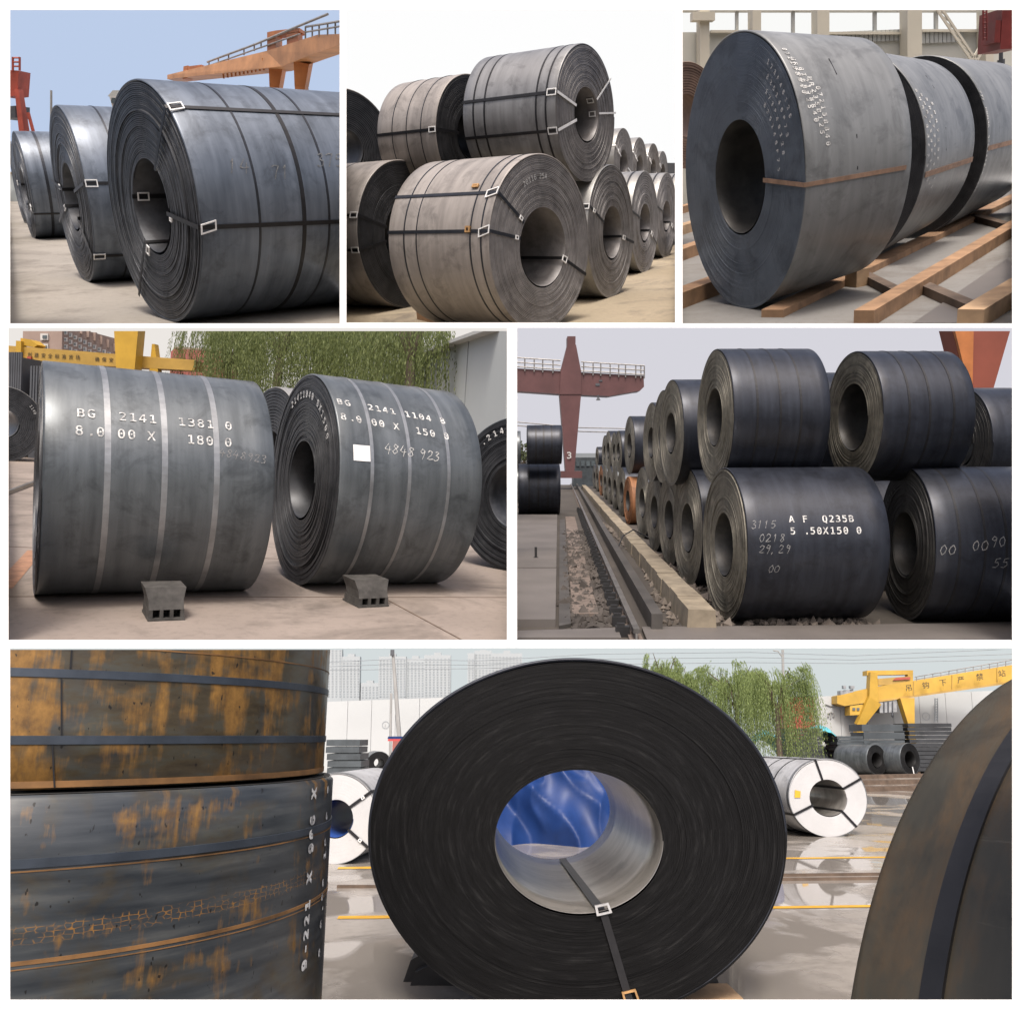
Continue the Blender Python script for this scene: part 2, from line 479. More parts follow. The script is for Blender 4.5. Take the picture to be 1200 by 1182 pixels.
def spiral_mesh(name, r, b, q, n, seg, rough, groove):
    """front face of a coil: the wound sheet edges as a real spiral with uneven laps"""
    pitch = (b - r) / n
    K = n * seg + 1
    k = np.arange(K)
    t = k * 2 * np.pi / seg
    base = r + (k / seg) * pitch
    lap = np.cumsum(rng.normal(0, 1, n + 2)); lap -= np.linspace(lap[0], lap[-1], n + 2); lap = lap / (np.abs(lap).max() + 1e-6) * .6 + rng.uniform(-1, 1, n + 2) * .7 - (rng.uniform(0, 1, n + 2) > .93) * rng.uniform(.8, 2.2, n + 2)
    lf = k / seg; li = lf.astype(int); fr = lf - li
    off = lap[li] * (1 - fr) + lap[np.minimum(li + 1, n + 1)] * fr
    ph = rng.uniform(0, 6.28, 4)
    off = off + .45 * np.sin(t * 1.37 + ph[0]) * np.sin(t * .61 + ph[1]) + rng.normal(0, .05, K)
    off = off * rough
    bot = np.full(K, groove)
    rads = [base, base + .14 * pitch, base + .86 * pitch]
    xs = [bot + off * .3, off, off]
    V = np.zeros((3 * K, 3))
    for j in range(3):
        V[j * K:(j + 1) * K, 0] = xs[j]
        V[j * K:(j + 1) * K, 1] = -rads[j] * q * np.cos(t)
        V[j * K:(j + 1) * K, 2] = rads[j] * np.sin(t) + b
    a = np.arange(K - 1)
    f1 = np.stack([a, a + K, a + K + 1, a + 1], -1)
    f2 = np.stack([a + K, a + 2 * K, a + 2 * K + 1, a + K + 1], -1)
    c = np.arange(K - 1 - seg)
    f3 = np.stack([c + 2 * K, c + seg, c + seg + 1, c + 2 * K + 1], -1)
    me = bpy.data.meshes.new(name)
    me.from_pydata(V.tolist(), [], np.concatenate([f1, f2, f3]).tolist())
    me.update()
    return me

class Coil:
    def __init__(s, st, x, y, yaw, b, r, L, zo=0., pt=0., q=1., taper=1., body='steel_blue', edge='edge_dark', bore=None,
                 n=34, seg=96, rough=.006, groove=.012, label='', group=None, bo=(0., 0.), name='steel_coil', wob=.003, back=True):
        s.st, s.b, s.r, s.L, s.q, s.taper, s.seg = st, b, r, L, q, taper, seg
        s.root = bpy.data.objects.new(name, None); COL.objects.link(s.root)
        s.root.empty_display_size = .3
        tag(s.root, label, 'steel coil', group)
        m = Matrix.Translation((x, y, zo)) @ Matrix.Rotation(yaw, 4, 'Z') @ Matrix.Rotation(-pt, 4, 'Y')
        s.m = m
        st.put(s.root, m)
        rb = .012
        prof = [(.014, b - .022), (0.0, b - rb), (rb * .35, b - rb * .3), (rb * 1.2, b)] + [(L * k / 10, b) for k in range(1, 10)] + [(L - rb, b), (L, b - rb)]
        s.body = link('outer_wrap', lathe_mesh('outer_wrap', prof, q, seg * 2 if seg >= 96 else seg, b, taper, L, True, wob), body, s.root)
        me = spiral_mesh('wound_edge', r, b - .012, q, n, seg, rough, groove)
        if bo != (0., 0.):
            co = np.zeros(len(me.vertices) * 3); me.vertices.foreach_get('co', co); co = co.reshape(-1, 3)
            rad = np.sqrt((co[:, 1] / q) ** 2 + (co[:, 2] - b) ** 2)
            k = np.clip((b - rad) / (b - r), 0, 1)
            co[:, 1] += k * bo[0]; co[:, 2] += k * bo[1]
            me.vertices.foreach_set('co', co.ravel()); me.update()
        s.face = link('wound_edge', me, edge, s.root)
        bm_ = lathe_mesh('inner_wrap', [(.0, r + .004), (.004, r)] + [(L * k / 6, r) for k in range(1, 6)] + [(L - .004, r), (L, r + .004)], q, seg, b, taper, L, True, .002, True)
        if bo != (0., 0.):
            co = np.zeros(len(bm_.vertices) * 3); bm_.vertices.foreach_get('co', co); co = co.reshape(-1, 3)
            co[:, 1] += bo[0]; co[:, 2] += bo[1]
            bm_.vertices.foreach_set('co', co.ravel()); bm_.update()
        s.inner = link('inner_wrap', bm_, bore or edge, s.root)
        if back:
            me = lathe_mesh('rear_edge', [(L - .006, b - .004), (L - .001, (b + r) / 2), (L - .006, r)], q, seg, b, taper, L, False, 0.)
            if bo != (0., 0.):
                for v_ in me.vertices:
                    k = min(1, max(0, (b - math.hypot(v_.co.y / q, v_.co.z - b)) / (b - r))); v_.co.y += k * bo[0]; v_.co.z += k * bo[1]
            link('rear_edge', me, edge, s.root)
    # surface point: alpha 0 = right of the face as seen, 90 = top
    def P(s, x, al, rad):
        k = 1 - (1 - s.taper) * min(max(x, 0), s.L) / s.L
        return Vector((x, -rad * k * s.q * math.cos(al), rad * k * math.sin(al) + s.b))
    def band(s, x, w=.032, mat='strap_black', t=.004, seg=96, a0=None, a1=None):
        me = lathe_mesh('strap', [(x - w / 2, s.b * 1.0 - .002), (x - w / 2, s.b + t), (x + w / 2, s.b + t), (x + w / 2, s.b - .002)], s.q, seg, s.b, s.taper, s.L, False, 0.)
        return link('strap', me, mat, s.root)
    def axial(s, al, mat='strap_black', w=.034, t=.007, face=True, inside=True, body=True, x1=None, rin=None, rough=.012):
        """strap along the outside, over the edge, down the face and through the bore"""
        al = R(al); pts = []
        if inside: pts += [(s.L * .96, s.r - .006), (s.L * .5, s.r - .006), (-rough, s.r - .006)]
        if face:
            r0 = s.r - .006 if rin is None else rin
            pts += [(-rough, r0 + (s.b + .004 - r0) * k / 4) for k in range(0 if not inside else 1, 5)]
        if body: pts += [(x, s.b + .005) for x in np.linspace(.0 if face else 0.02, (x1 or s.L), 6)]
        m = MB(); vs = []
        for i, (x, rad) in enumerate(pts):
            c = s.P(x, al, rad)
            tg = (s.P(x, al + .01, rad) - s.P(x, al - .01, rad)).normalized() * w / 2
            if i == 0: d = (s.P(*(pts[1][0], al, pts[1][1])) - c)
            else: d = c - s.P(pts[i - 1][0], al, pts[i - 1][1])
            nrm = d.cross(tg).normalized() * t
            vs += [c - tg, c + tg, c + tg + nrm * .5, c - tg + nrm * .5]
        fs = []
        for i in range(len(pts) - 1):
            a = 4 * i; b_ = a + 4
            for j in range(4): fs.append((a + j, a + (j + 1) % 4, b_ + (j + 1) % 4, b_ + j))
        m.add(vs, fs)
        return m.build('strap', mat, s.root)
    def frame(s, fn, hw, hh, mat, bw=.016, t=.016):
        """rectangular buckle frame laid on a surface; fn(a, b, h) maps plate coords to a point"""
        m = MB()
        def seg4(a0, a1, b0, b1):
            p = [fn(a0, b0, 0), fn(a1, b0, 0), fn(a1, b1, 0), fn(a0, b1, 0), fn(a0, b0, t), fn(a1, b0, t), fn(a1, b1, t), fn(a0, b1, t)]
            m.hexa(p)
        seg4(-hw, hw, -hh, -hh + bw); seg4(-hw, hw, hh - bw, hh)
        seg4(-hw, -hw + bw, -hh + bw, hh - bw); seg4(hw - bw, hw, -hh + bw, hh - bw)
        return m.build('clip', mat, s.root)
    def clip_edge(s, al, mat='clip_white', sz=1., kink=0.):
        al = R(al)
        # body side plate
        s.frame(lambda a, b_, h: s.P(.05 * sz + a, al + (b_ + a * kink) / s.b, s.b + .006 + h), .056 * sz, .034 * sz, mat, bw=.010, t=.010)
    def clip_face(s, al, rad, mat='clip_white', sz=1.):
        al = R(al)
        s.frame(lambda a, b_, h: s.P(-.014 - h, al + b_ / rad, rad + a), .042 * sz, .034 * sz, mat, bw=.010, t=.010)
    def clip_bore(s, al, mat='clip_white', sz=1., x=.02):
        al = R(al)
        s.frame(lambda a, b_, h: s.P(x + .06 * sz + a, al + b_ / s.r, s.r - .008 - h), .05 * sz, .036 * sz, mat, bw=.010, t=.010)
    def text_body(s, txt, x, al, size, mat='paint_white', pitch=None, shear=0., rot=False, bold=0., depth=.004, name='lettering', slope=0.):
        vs, fs = text_mesh(txt, size, pitch, shear, bold)
        al = R(al)
        if rot: V = [s.P(x + py_, al - px_ / s.b, s.b + depth) for px_, py_ in vs]
        else: V = [s.P(x + px_, al + (py_ + slope * px_) / s.b, s.b + depth) for px_, py_ in vs]
        return tag(link(name, mesh_from(name, V, fs), mat, s.root), kind='stuff')
    def text_face(s, txt, rad, al, size, mat='paint_white', pitch=None, bold=0., flip=False, depth=.024):
        vs, fs = text_mesh(txt, size, pitch, 0, bold)
        al = R(al)
        V = [s.P(-depth, al - px_ / rad, rad + py_) for px_, py_ in vs]
        return tag(link('lettering', mesh_from('lettering', V, fs), mat, s.root), kind='stuff')

_tc = {}
try:
    import os
    FONT_MONO = bpy.data.fonts.load(os.path.join(bpy.utils.system_resource('DATAFILES'), 'fonts', 'DejaVuSansMono.woff2'))
except Exception:
    FONT_MONO = None
def glyph(ch, bold):
    k = (ch, bold)
    if k not in _tc:
        cu = bpy.data.curves.new('g', 'FONT'); cu.body = ch; cu.size = 1.0; cu.resolution_u = 3; cu.offset = bold
        if FONT_MONO is not None and ord(ch) < 256: cu.font = FONT_MONO
        o = bpy.data.objects.new('g', cu)
        COL.objects.link(o)
        dg = bpy.context.evaluated_depsgraph_get()
        me = o.evaluated_get(dg).to_mesh()
        vs = [(v.co.x, v.co.y) for v in me.vertices]; fs = [tuple(p.vertices) for p in me.polygons]
        w = max([v[0] for v in vs], default=.3)
        _tc[k] = (vs, fs, w)
        o.evaluated_get(dg).to_mesh_clear()
        bpy.data.objects.remove(o); bpy.data.curves.remove(cu)
    return _tc[k]

HAND = {'0': [[(.3, .7), (.1, .55), (.05, .3), (.2, .02), (.4, .12), (.45, .45), (.3, .7), (.22, .66)]], '1': [[(.12, .55), (.25, .7), (.2, .35), (.17, 0)]],
        '2': [[(.05, .55), (.2, .7), (.4, .6), (.35, .4), (.05, .05), (.2, .03), (.48, .06)]], '3': [[(.08, .64), (.3, .7), (.38, .55), (.18, .38), (.4, .28), (.36, .06), (.15, -.04), (.03, .06)]],
        '4': [[(.22, .7), (.03, .3), (.2, .26), (.47, .3)], [(.36, .5), (.3, -.05)]], '5': [[(.42, .69), (.15, .66), (.1, .4), (.32, .42), (.42, .22), (.25, .0), (.05, .05)]],
        '6': [[(.38, .7), (.14, .4), (.08, .12), (.25, .0), (.4, .15), (.28, .33), (.1, .22)]], '7': [[(.04, .62), (.2, .68), (.45, .66), (.3, .35), (.2, -.02)]],
        '8': [[(.38, .62), (.2, .7), (.1, .55), (.3, .36), (.4, .16), (.22, 0), (.06, .14), (.25, .36), (.4, .55), (.36, .64)]], '9': [[(.4, .6), (.2, .7), (.08, .5), (.25, .38), (.4, .58), (.36, .25), (.25, -.05)]],
        ',': [[(.1, .05), (.04, -.1)]], '/': [[(.35, .7), (.05, 0)]], 'v': [[(.03, .4), (.18, .02), (.42, .5)]], 'A': [[(.0, .0), (.2, .7), (.42, .0)], [(.08, .25), (.36, .28)]]}
def hand_mesh(txt, size, shear=.3):
    """loose chalk strokes, each a thin uneven ribbon"""
    V, Fc = [], []; x = 0.
    for ch in txt:
        for pl in HAND.get(ch, []):
            j = lambda: rng.uniform(-.025, .025)
            pts = [np.array((px_ + j(), py_ + j())) for px_, py_ in pl]
            den = []
            for p, q in zip(pts[:-1], pts[1:]):
                for k in range(3): den.append(p + (q - p) * k / 3)
            den.append(pts[-1])
            for p, q in zip(den[:-1], den[1:]):
                d = q - p; L_ = np.hypot(*d) + 1e-6; nn = np.array((-d[1], d[0])) / L_ * (.022 + rng.uniform(-.006, .010)); e = d / L_ * .012
                k0 = len(V)
                for c in (p - e - nn, q + e - nn, q + e + nn, p - e + nn):
                    V.append((x + (c[0] + shear * c[1]) * size, c[1] * size + rng.uniform(-.002, .002)))
                Fc.append((k0, k0 + 1, k0 + 2, k0 + 3))
        x += (.56 + rng.uniform(-.05, .08)) * size if ch != ' ' else .35 * size
    return V, Fc
def text_mesh(txt, size, pitch=None, shear=0., bold=0.):
    if shear > 0: return hand_mesh(txt, size, shear * .6)
    V, Fc = [], []; x = 0.
    for ch in txt:
        if ch != ' ':
            vs, fs, w = glyph(ch, bold)
            k = len(V)
            x0 = x + ((pitch - w * size) / 2 if pitch else 0)
            V += [(x0 + a * size + shear * b_ * size, b_ * size) for a, b_ in vs]
            Fc += [tuple(i + k for i in f) for f in fs]
            x += pitch if pitch else (w + .09) * size
        else:
            x += pitch if pitch else .4 * size
    return V, Fc

def coil_px(st, l, r, T, B, yaw, y=None, rb=.4, L=1.5, q=1., **kw):
    """coil whose front face is seen between columns l..r and rows T..B"""
    uc = (l + r) / 2
    if y is None:
        g = st.pg(uc, B); x, y, z0 = g.x, g.y, 0.
    else:
        p = st.py(uc, (T + B) / 2, y); x = p.x
        z0 = st.zspan(x, y, B)
    z1 = st.zspan(x, y, T)
    b_ = (z1 - z0) / 2
    return Coil(st, x, y, yaw, b_, rb * b_, L, zo=z0, q=q, **kw)

def _proj(st, p):
    w = st.M @ (Vector(p) - Vector((0, 0, st.hc)))
    return CX + F * w.x / w.y, CY - F * w.z / w.y, w.y
def _uv(s, u, v):
    """body position (x, alpha degrees) seen at picture point u,v"""
    best = None
    x0, x1, a0, a1 = 0., s.L, -90., 270.
    for it in range(4):
        c = []
        for i in range(25):
            x = x0 + (x1 - x0) * i / 24
            for j in range(73 if it == 0 else 25):
                al = a0 + (a1 - a0) * j / (72 if it == 0 else 24)
                p = s.m @ s.P(x, R(al), s.b)
                uu, vv, d = _proj(s.st, p)
                c.append((abs(uu - u) + abs(vv - v) + d * .6 * (it == 0) * 20, x, al))
        best = min(c)
        dx, da = (x1 - x0) / 10, (a1 - a0) / 12
        x0, x1 = max(0, best[1] - dx), min(s.L, best[1] + dx); a0, a1 = best[2] - da, best[2] + da
    return best[1], best[2]
def _uvf(s, u, v):
    """face position (radius, alpha degrees) seen at u,v"""
    d = s.st.ray(u, v); o = Vector((0, 0, s.st.hc))
    mi = s.m.inverted()
    o2 = mi @ o; d2 = (mi.to_3x3() @ d)
    t = -o2.x / d2.x; p = o2 + d2 * t
    y, z = -p.y / s.q, p.z - s.b
    return math.hypot(y, z), math.degrees(math.atan2(z, y))
Coil.uv = _uv; Coil.uvf = _uvf

# ================================================================== P1 upper left bay
def p1_coils():
    A = Coil(P1, -2.987, 7.477, .743, .941, .370, 2.6, body='steel_blue', edge='edge_dark', n=40, seg=128, rough=.007, groove=.014,
             label='largest dark blue grey coil with white strap clips, in the upper left bay')
    x, al1 = A.uv(247, 128); _, al2 = A.uv(247, 266)
    for al in (al1, al2): A.axial(al, rough=.022); A.clip_edge(al, sz=1.1, kink=.25)
    A.axial(_uvf(A, 166, 345)[1], body=False, rough=.022)
    A.clip_face(_uvf(A, 176, 291)[1], .40, sz=.9); A.clip_bore(170, sz=1.0); A.axial(170, face=False, body=False)
    A.clip_face(_uvf(A, 204, 258)[1], .43, sz=.5)
    for u, m_, w in ((357, 'strap_black', .034), (305, 'strap_dark_blue', .018), (386, 'strap_dark_blue', .018)):
        A.band(A.uv(u, 264)[0], w, m_)
    for k, (u, v) in enumerate(((268, 203), (372, 195), (318, 210))):
        x, al = A.uv(u, v); A.text_body(('14', '3753', '71')[k], x, al, .15, 'chalk_faint', None, .3, depth=.004)
    B = Coil(P1, -5.033, 10.348, .626, .944, .359, 2.0, body='steel_blue', edge='edge_dark', n=32, rough=.007, groove=.014,
             label='dark coil with clips, middle one of the row in the upper left bay')
    for u, v in ((117, 215), (118, 300)):
        x, al = B.uv(u, v); B.axial(al, rough=.022); B.clip_edge(al, sz=1.1)
    al = _uvf(B, 62, 210)[1]; B.axial(al, body=False, rough=.022); B.clip_face(al, .5, sz=.8)
    al = _uvf(B, 66, 275)[1]; B.axial(al, body=False, rough=.022); B.clip_face(al, .42, sz=.9)
    B.axial(_uvf(B, 105, 290)[1], body=False, rough=.022)
    B.band(.35, .02, 'strap_dark_blue')
    C = Coil(P1, -9.316, 17.371, .596, .956, .321, 2.0, body='steel_blue', edge='edge_dark', n=20, seg=64,
             label='small dark coil, third of the row behind the two larger ones, upper left bay')
    for u, v in ((17, 212), (38, 245)):
        al = _uvf(C, u, v)[1]; C.axial(al); C.clip_face(al, .75, sz=1.3)
    C.band(.3, .05, 'strap_dark_blue')
    D = Coil(P1, -12.2, 22.5, .596, .95, .33, 2.0, body='steel_blue', edge='edge_dark', n=14, seg=48,
             label='farthest dark coil, only a sliver at the left edge of the upper left bay')
p1_coils()

# ================================================================== P2 upper middle bay
steel('steel_top', (.15, .15, .152), (.26, .262, .265), .42, .3, .1, (.2, .14, .1))
def p2_coils():
    E = Coil(P2, .281, 9.363, 2.478, .883, .40, 1.40, body='steel_warm', edge='edge_warm', n=30, seg=128, rough=.004, groove=.008, bo=(-.02, -.03),
             label='brown grey coil in front at the bottom, white clips and sky seen through its bore')
    for u, v in ((575, 226), (563, 271)):
        x, al = E.uv(u, v); E.axial(al, 'strap_dark_blue'); E.clip_edge(al, sz=1.2, kink=.3)
        E.clip_face(al, .46, sz=.6)
    al = _uvf(E, 672, 312)[1]; E.axial(al, body=False); E.clip_face(al, .42, sz=1.0)
    for x, w in ((.10, .018), (.24, .018), (.98, .014), (1.16, .018)): E.band(x, w, 'strap_dark_blue')
    x, al = E.uv(549, 269); E.frame(lambda a, b_, h: E.P(x + a, R(al) + b_ / E.b, E.b + .008 + h), .03, .03, 'clip_rust')
    x2, al2 = E.uv(558, 219); E.frame(lambda a, b_, h: E.P(x2 + a, R(al2) + b_ / E.b, E.b + .008 + h), .04, .02, 'clip_rust')
    r_, al = _uvf(E, 612, 220); E.text_face('20116 25A', r_, al, .10, 'chalk', None)
    H = Coil(P2, -1.453, 11.843, 2.568, .931, .40, 1.8, body='steel_warm', edge='edge_black', n=24, rough=.004,
             label='brown coil with black end at the bottom left of the upper middle bay')
    for u, v in ((424, 252), (423, 293)):
        x, al = H.uv(u - 3, v); H.axial(al); H.clip_edge(al, sz=1.1)
    for x in (.6,): H.band(x, .014, 'strap_dark_blue')
    Fc = Coil(P2, .928, 11.284, 2.574, .755, .30, 1.30, zo=1.483, body='steel_top', edge='edge_warm', n=26, seg=128, rough=.004, groove=.008,
              label='grey coil with white strap ends sitting on top of the front pile, upper middle bay')
    for u, v in ((645, 109), (645, 154)):
        x, al = Fc.uv(u - 6, v); Fc.axial(al); Fc.clip_edge(al, sz=1.1)
        Fc.axial(al, 'clip_white', body=False, inside=False, w=.03, rough=.016)
    for u, v in ((712, 96), (706, 133)):
        al = _uvf(Fc, u, v)[1]; Fc.axial(al, 'clip_white', body=False, inside=False, w=.022, rough=.016); Fc.clip_bore(al, sz=.9)
    for x, w in ((.13, .022), (.26, .022), (.98, .022), (1.14, .022)): Fc.band(x, w)
    G = Coil(P2, -.495, 12.113, 2.5, .72, .3, 1.03, zo=1.4, body='steel_warm', edge='edge_black', n=22, rough=.004,
             label='reddish brown coil with black end on the pile, second from the top right one')
    x, al = G.uv(505, 152); G.axial(al); G.clip_edge(al, sz=1.)
    for x in (.25, .5, .75): G.band(x, .013, 'strap_dark_blue')
    Coil(P2, -2.36, 13.2, 2.25, .80, .27, .9, zo=1.28, body='steel_warm', edge='edge_black', n=20, seg=64,  # end face lies in shade; that shade is painted as black edge colour
         label='black ended coil cut by the left pier of the upper middle bay')
    J = Coil(P2, 1.277, 11.827, 2.663, .833, .33, 1.5, body='steel_mid', edge='edge_warm', n=24, rough=.005, bo=(-.03, 0),
             label='grey coil on the ground just right of the front coil, upper middle bay')
    al = _uvf(J, 694, 246)[1]; J.axial(al); J.clip_edge(al); J.clip_face(al, .7, sz=.7)
    al = _uvf(J, 733, 280)[1]; J.axial(al, body=False); J.clip_face(al, .42, sz=.9)
    for k, (x, y, b_, r_, lab) in enumerate(((2.172, 14.972, .797, .29, 'grey coil, third in the ground row running right, upper middle bay'),
                                             (2.982, 17.644, .783, .27, 'grey coil, fourth in the ground row running right, upper middle bay'),
                                             (3.95, 21.2, .78, .28, 'last grey coil of the ground row, cut off at the pier beside it'))):
        c = Coil(P2, x, y, 2.716, b_, r_, 1.5, body='steel_mid', edge='edge_warm', n=14, seg=64, label=lab)
        c.axial(165); c.clip_edge(165, sz=1.2); c.axial(-30, body=False); c.clip_face(-30, .42, sz=1.1); c.band(.15)
    for k, (u, T, y) in enumerate(((731, 150, 21.5), (750, 161, 25.5), (766, 168, 29.5), (777, 177, 35))):
        p = P2.py(u, T, y)
        c = Coil(P2, p.x, y, 2.72, .76, .3, 1.4, zo=p.z - 1.52, body='steel_mid', edge='edge_warm', n=12, seg=48,
             label='small far coil on the upper tier, %s of four in a row at the right' % ('nearest', 'second', 'third', 'farthest')[k])
        c.clip_face(150, .5, sz=1.3); c.axial(150, 'clip_white', inside=False); c.axial(-20, 'clip_white', inside=False, body=False)
p2_coils()

# ================================================================== P3 upper right bay
def p3_coils():
    S = Coil(P3, 1.827, 7.354, .342, 1.045, .432, 1.04, q=.8, taper=.88, body='steel_hall', edge='edge_slate', bore='edge_dim', n=60, seg=128, rough=.0012, groove=.003, bo=(0, 0),
             label='huge smooth grey coil with white stencilled rows, nearest of the three in the hall')
    for u0, v0, rows in ((924, 66, 5),):
        for k in range(5):
            x, al = S.uv(915 + 10 * k, 56 + 11 * k)
            S.text_body('HR235B125' if k % 2 else '072158840', x, al, .072, 'paint_white', .052, rot=True, bold=.02)
    for k in range(4):
        r_, al = _uvf(S, 898 + 7 * k, 82 + 3 * k)
        S.text_face('825146073' if k % 2 else '173046128', .93 - .085 * k, 57 - 3 * k, .062, 'chalk_mid', .062, bold=.03)
    al = S.uv(960, 214)[1]; S.axial(al, 'strap_rust', w=.032, x1=.98, inside=False)
    x, al = S.uv(1006, 180); 
    T = Coil(P3, 3.22, 8.96, .817, .985, .36, 1.62, q=.8, taper=.90, body='steel_hall', edge='edge_black', n=60, rough=.001, groove=.003,
             label='grey coil standing close behind the nearest one in the hall, stencilled near its edge')
    for k in range(4):
        x, al = T.uv(1070 + 6.5 * k, 102 + 5 * k)
        T.text_body('5HR7230125', x, al, .085, 'paint_white', .085, rot=True, bold=.04)
    al = T.uv(1090, 203)[1]; T.axial(al, 'strap_rust', w=.05, inside=False, face=False)
    U = Coil(P3, 4.56, 10.44, .80, .96, .36, 2.2, q=.8, taper=.9, body='steel_hall', edge='edge_black', n=60, seg=64, rough=.001, groove=.003,
             label='last grey coil of the three in the hall, cut by the right edge')
    for k in range(3):
        x, al = U.uv(1136 + 6 * k, 104 + 4 * k)
        U.text_body('7 HR 5110 8', x, al, .085, 'paint_white', .095, rot=True, bold=.03)
    U.axial(U.uv(1165, 172)[1], 'strap_rust', w=.05, inside=False, face=False)
    x, al = U.uv(1165, 205)
    for c, pts in ((S, ((976, 78, .07), (1005, 178, .16))), (T, ((1090, 96, .07), (1109, 163, .12)))):
        for u, v, h in pts:
            x, al = c.uv(u, v)
            c.frame(lambda a, b_, hh: c.P(x + a, R(al) + b_ / c.b, c.b + .002 + hh * .1), .004, h / 2 + .05, 'strap_black', bw=.004)
simple('strap_rust', (.24, .15, .10), .7, 0., .3, 12)
p3_coils()

# ================================================================== P4 middle left bay
def p4_coils():
    V = Coil(P4, -3.553, 6.367, .538, .871, .36, 1.537, pt=-.004, body='steel_slate', edge='edge_slate_dark', n=30, seg=128, rough=.004,
             label='big slate grey coil seen side on with stencilled number ending 1381 0, on a chock')
    for u in (124, 191, 252):
        V.band(V.uv(u, 600)[0], .040, 'strap_grey', t=.003)
    x, al = V.uv(88, 488); p_ = .0655
    V.text_body('BG  2141  1381 0', x, al, .128, 'paint_white', p_, bold=.008, slope=-.02)
    x, al = V.uv(86, 509); V.text_body('8.0 00 X   180 0', x, al, .128, 'paint_white', p_, bold=.008, slope=-.02)
    x, al = V.uv(256, 534); V.text_body('4848923', x, al, .085, 'chalk_dim', None, .35, slope=-.12)
    W = Coil(P4, -1.891, 7.555, .557, .932, .344, 1.316, pt=-.025, body='steel_slate', edge='edge_slate_dark', n=44, seg=128, rough=.009, groove=.016,
             label='slate grey coil with open wound end and a white paper tag')
    for u, v in ((436, 560), (480, 560), (526, 560)):
        W.band(W.uv(u, v)[0], .030, 'strap_grey', t=.003)
    p_ = .059
    x, al = W.uv(394, 473); W.text_body('BG  2141 1104 8', x, al, .122, 'paint_white', .066, bold=.012, slope=-.1)
    x, al = W.uv(398, 491); W.text_body('8.0 00 X  150 0', x, al, .122, 'paint_white', .066, bold=.012, slope=-.1)
    x, al = W.uv(450, 530); W.text_body('4848 923', x, al, .12, 'chalk', None, .35, slope=-.08)
    W.text_face('21411040 8X1500', .72, _uvf(W, 343, 468)[1], .11, 'paint_white', .078, bold=.02)
    x, al = W.uv(424, 531)
    m = MB(); g = lambda a, b_, h: W.P(x + a, R(al) + b_ / W.b, W.b + h)
    m.hexa([g(sx * .072, sy * .066, z) for z in (.002, .006) for sx, sy in ((-1, -1), (1, -1), (1, 1), (-1, 1))])
    m.build('paper_tag', 'clip_white', W.root)
    X = Coil(P4, .054, 9.124, 1.0, .834, .36, 1.5, body='steel_slate', edge='edge_slate_dark', n=34, rough=.009, groove=.016,
             label='slate coil with white number curved over its end, cut by the right edge')
    X.text_face('.21411381', .68, _uvf(X, 552, 505)[1], .115, 'paint_white', .088, bold=.02)
    # small ones behind
    p = P4.py(322, 453, 12.5)
    Coil(P4, p.x, 12.5, .7, p.z / 2, .33, 1.3, body='steel_mid', edge='edge_slate_dark', n=14, seg=64,
         label='pale coil just visible in the gap between the two big middle left coils')
    c = coil_px(P4, 20, 44, 445, 527, 2.35, L=1.4, rb=.38, body='steel_mid', edge='edge_slate_dark', n=14, seg=64,
            label='small coil with dark open end left of the side on coil')
    c = coil_px(P4, -18, 22, 452, 540, 2.35, L=1.4, rb=.38, body='steel_mid', edge='edge_slate_dark', n=14, seg=64,
            label='black coil end cut by the left edge of the middle left bay')
    c.text_face('1140', c.b * .8, 40, .14, 'chalk', None)
    Coil(P4, -8.2, 15.5, .5, .72, .3, 1.3, body='steel_mid', edge='edge_slate_dark', n=12, seg=48,
         label='pale coil peeping out behind the left shoulder of the side on coil')
p4_coils()

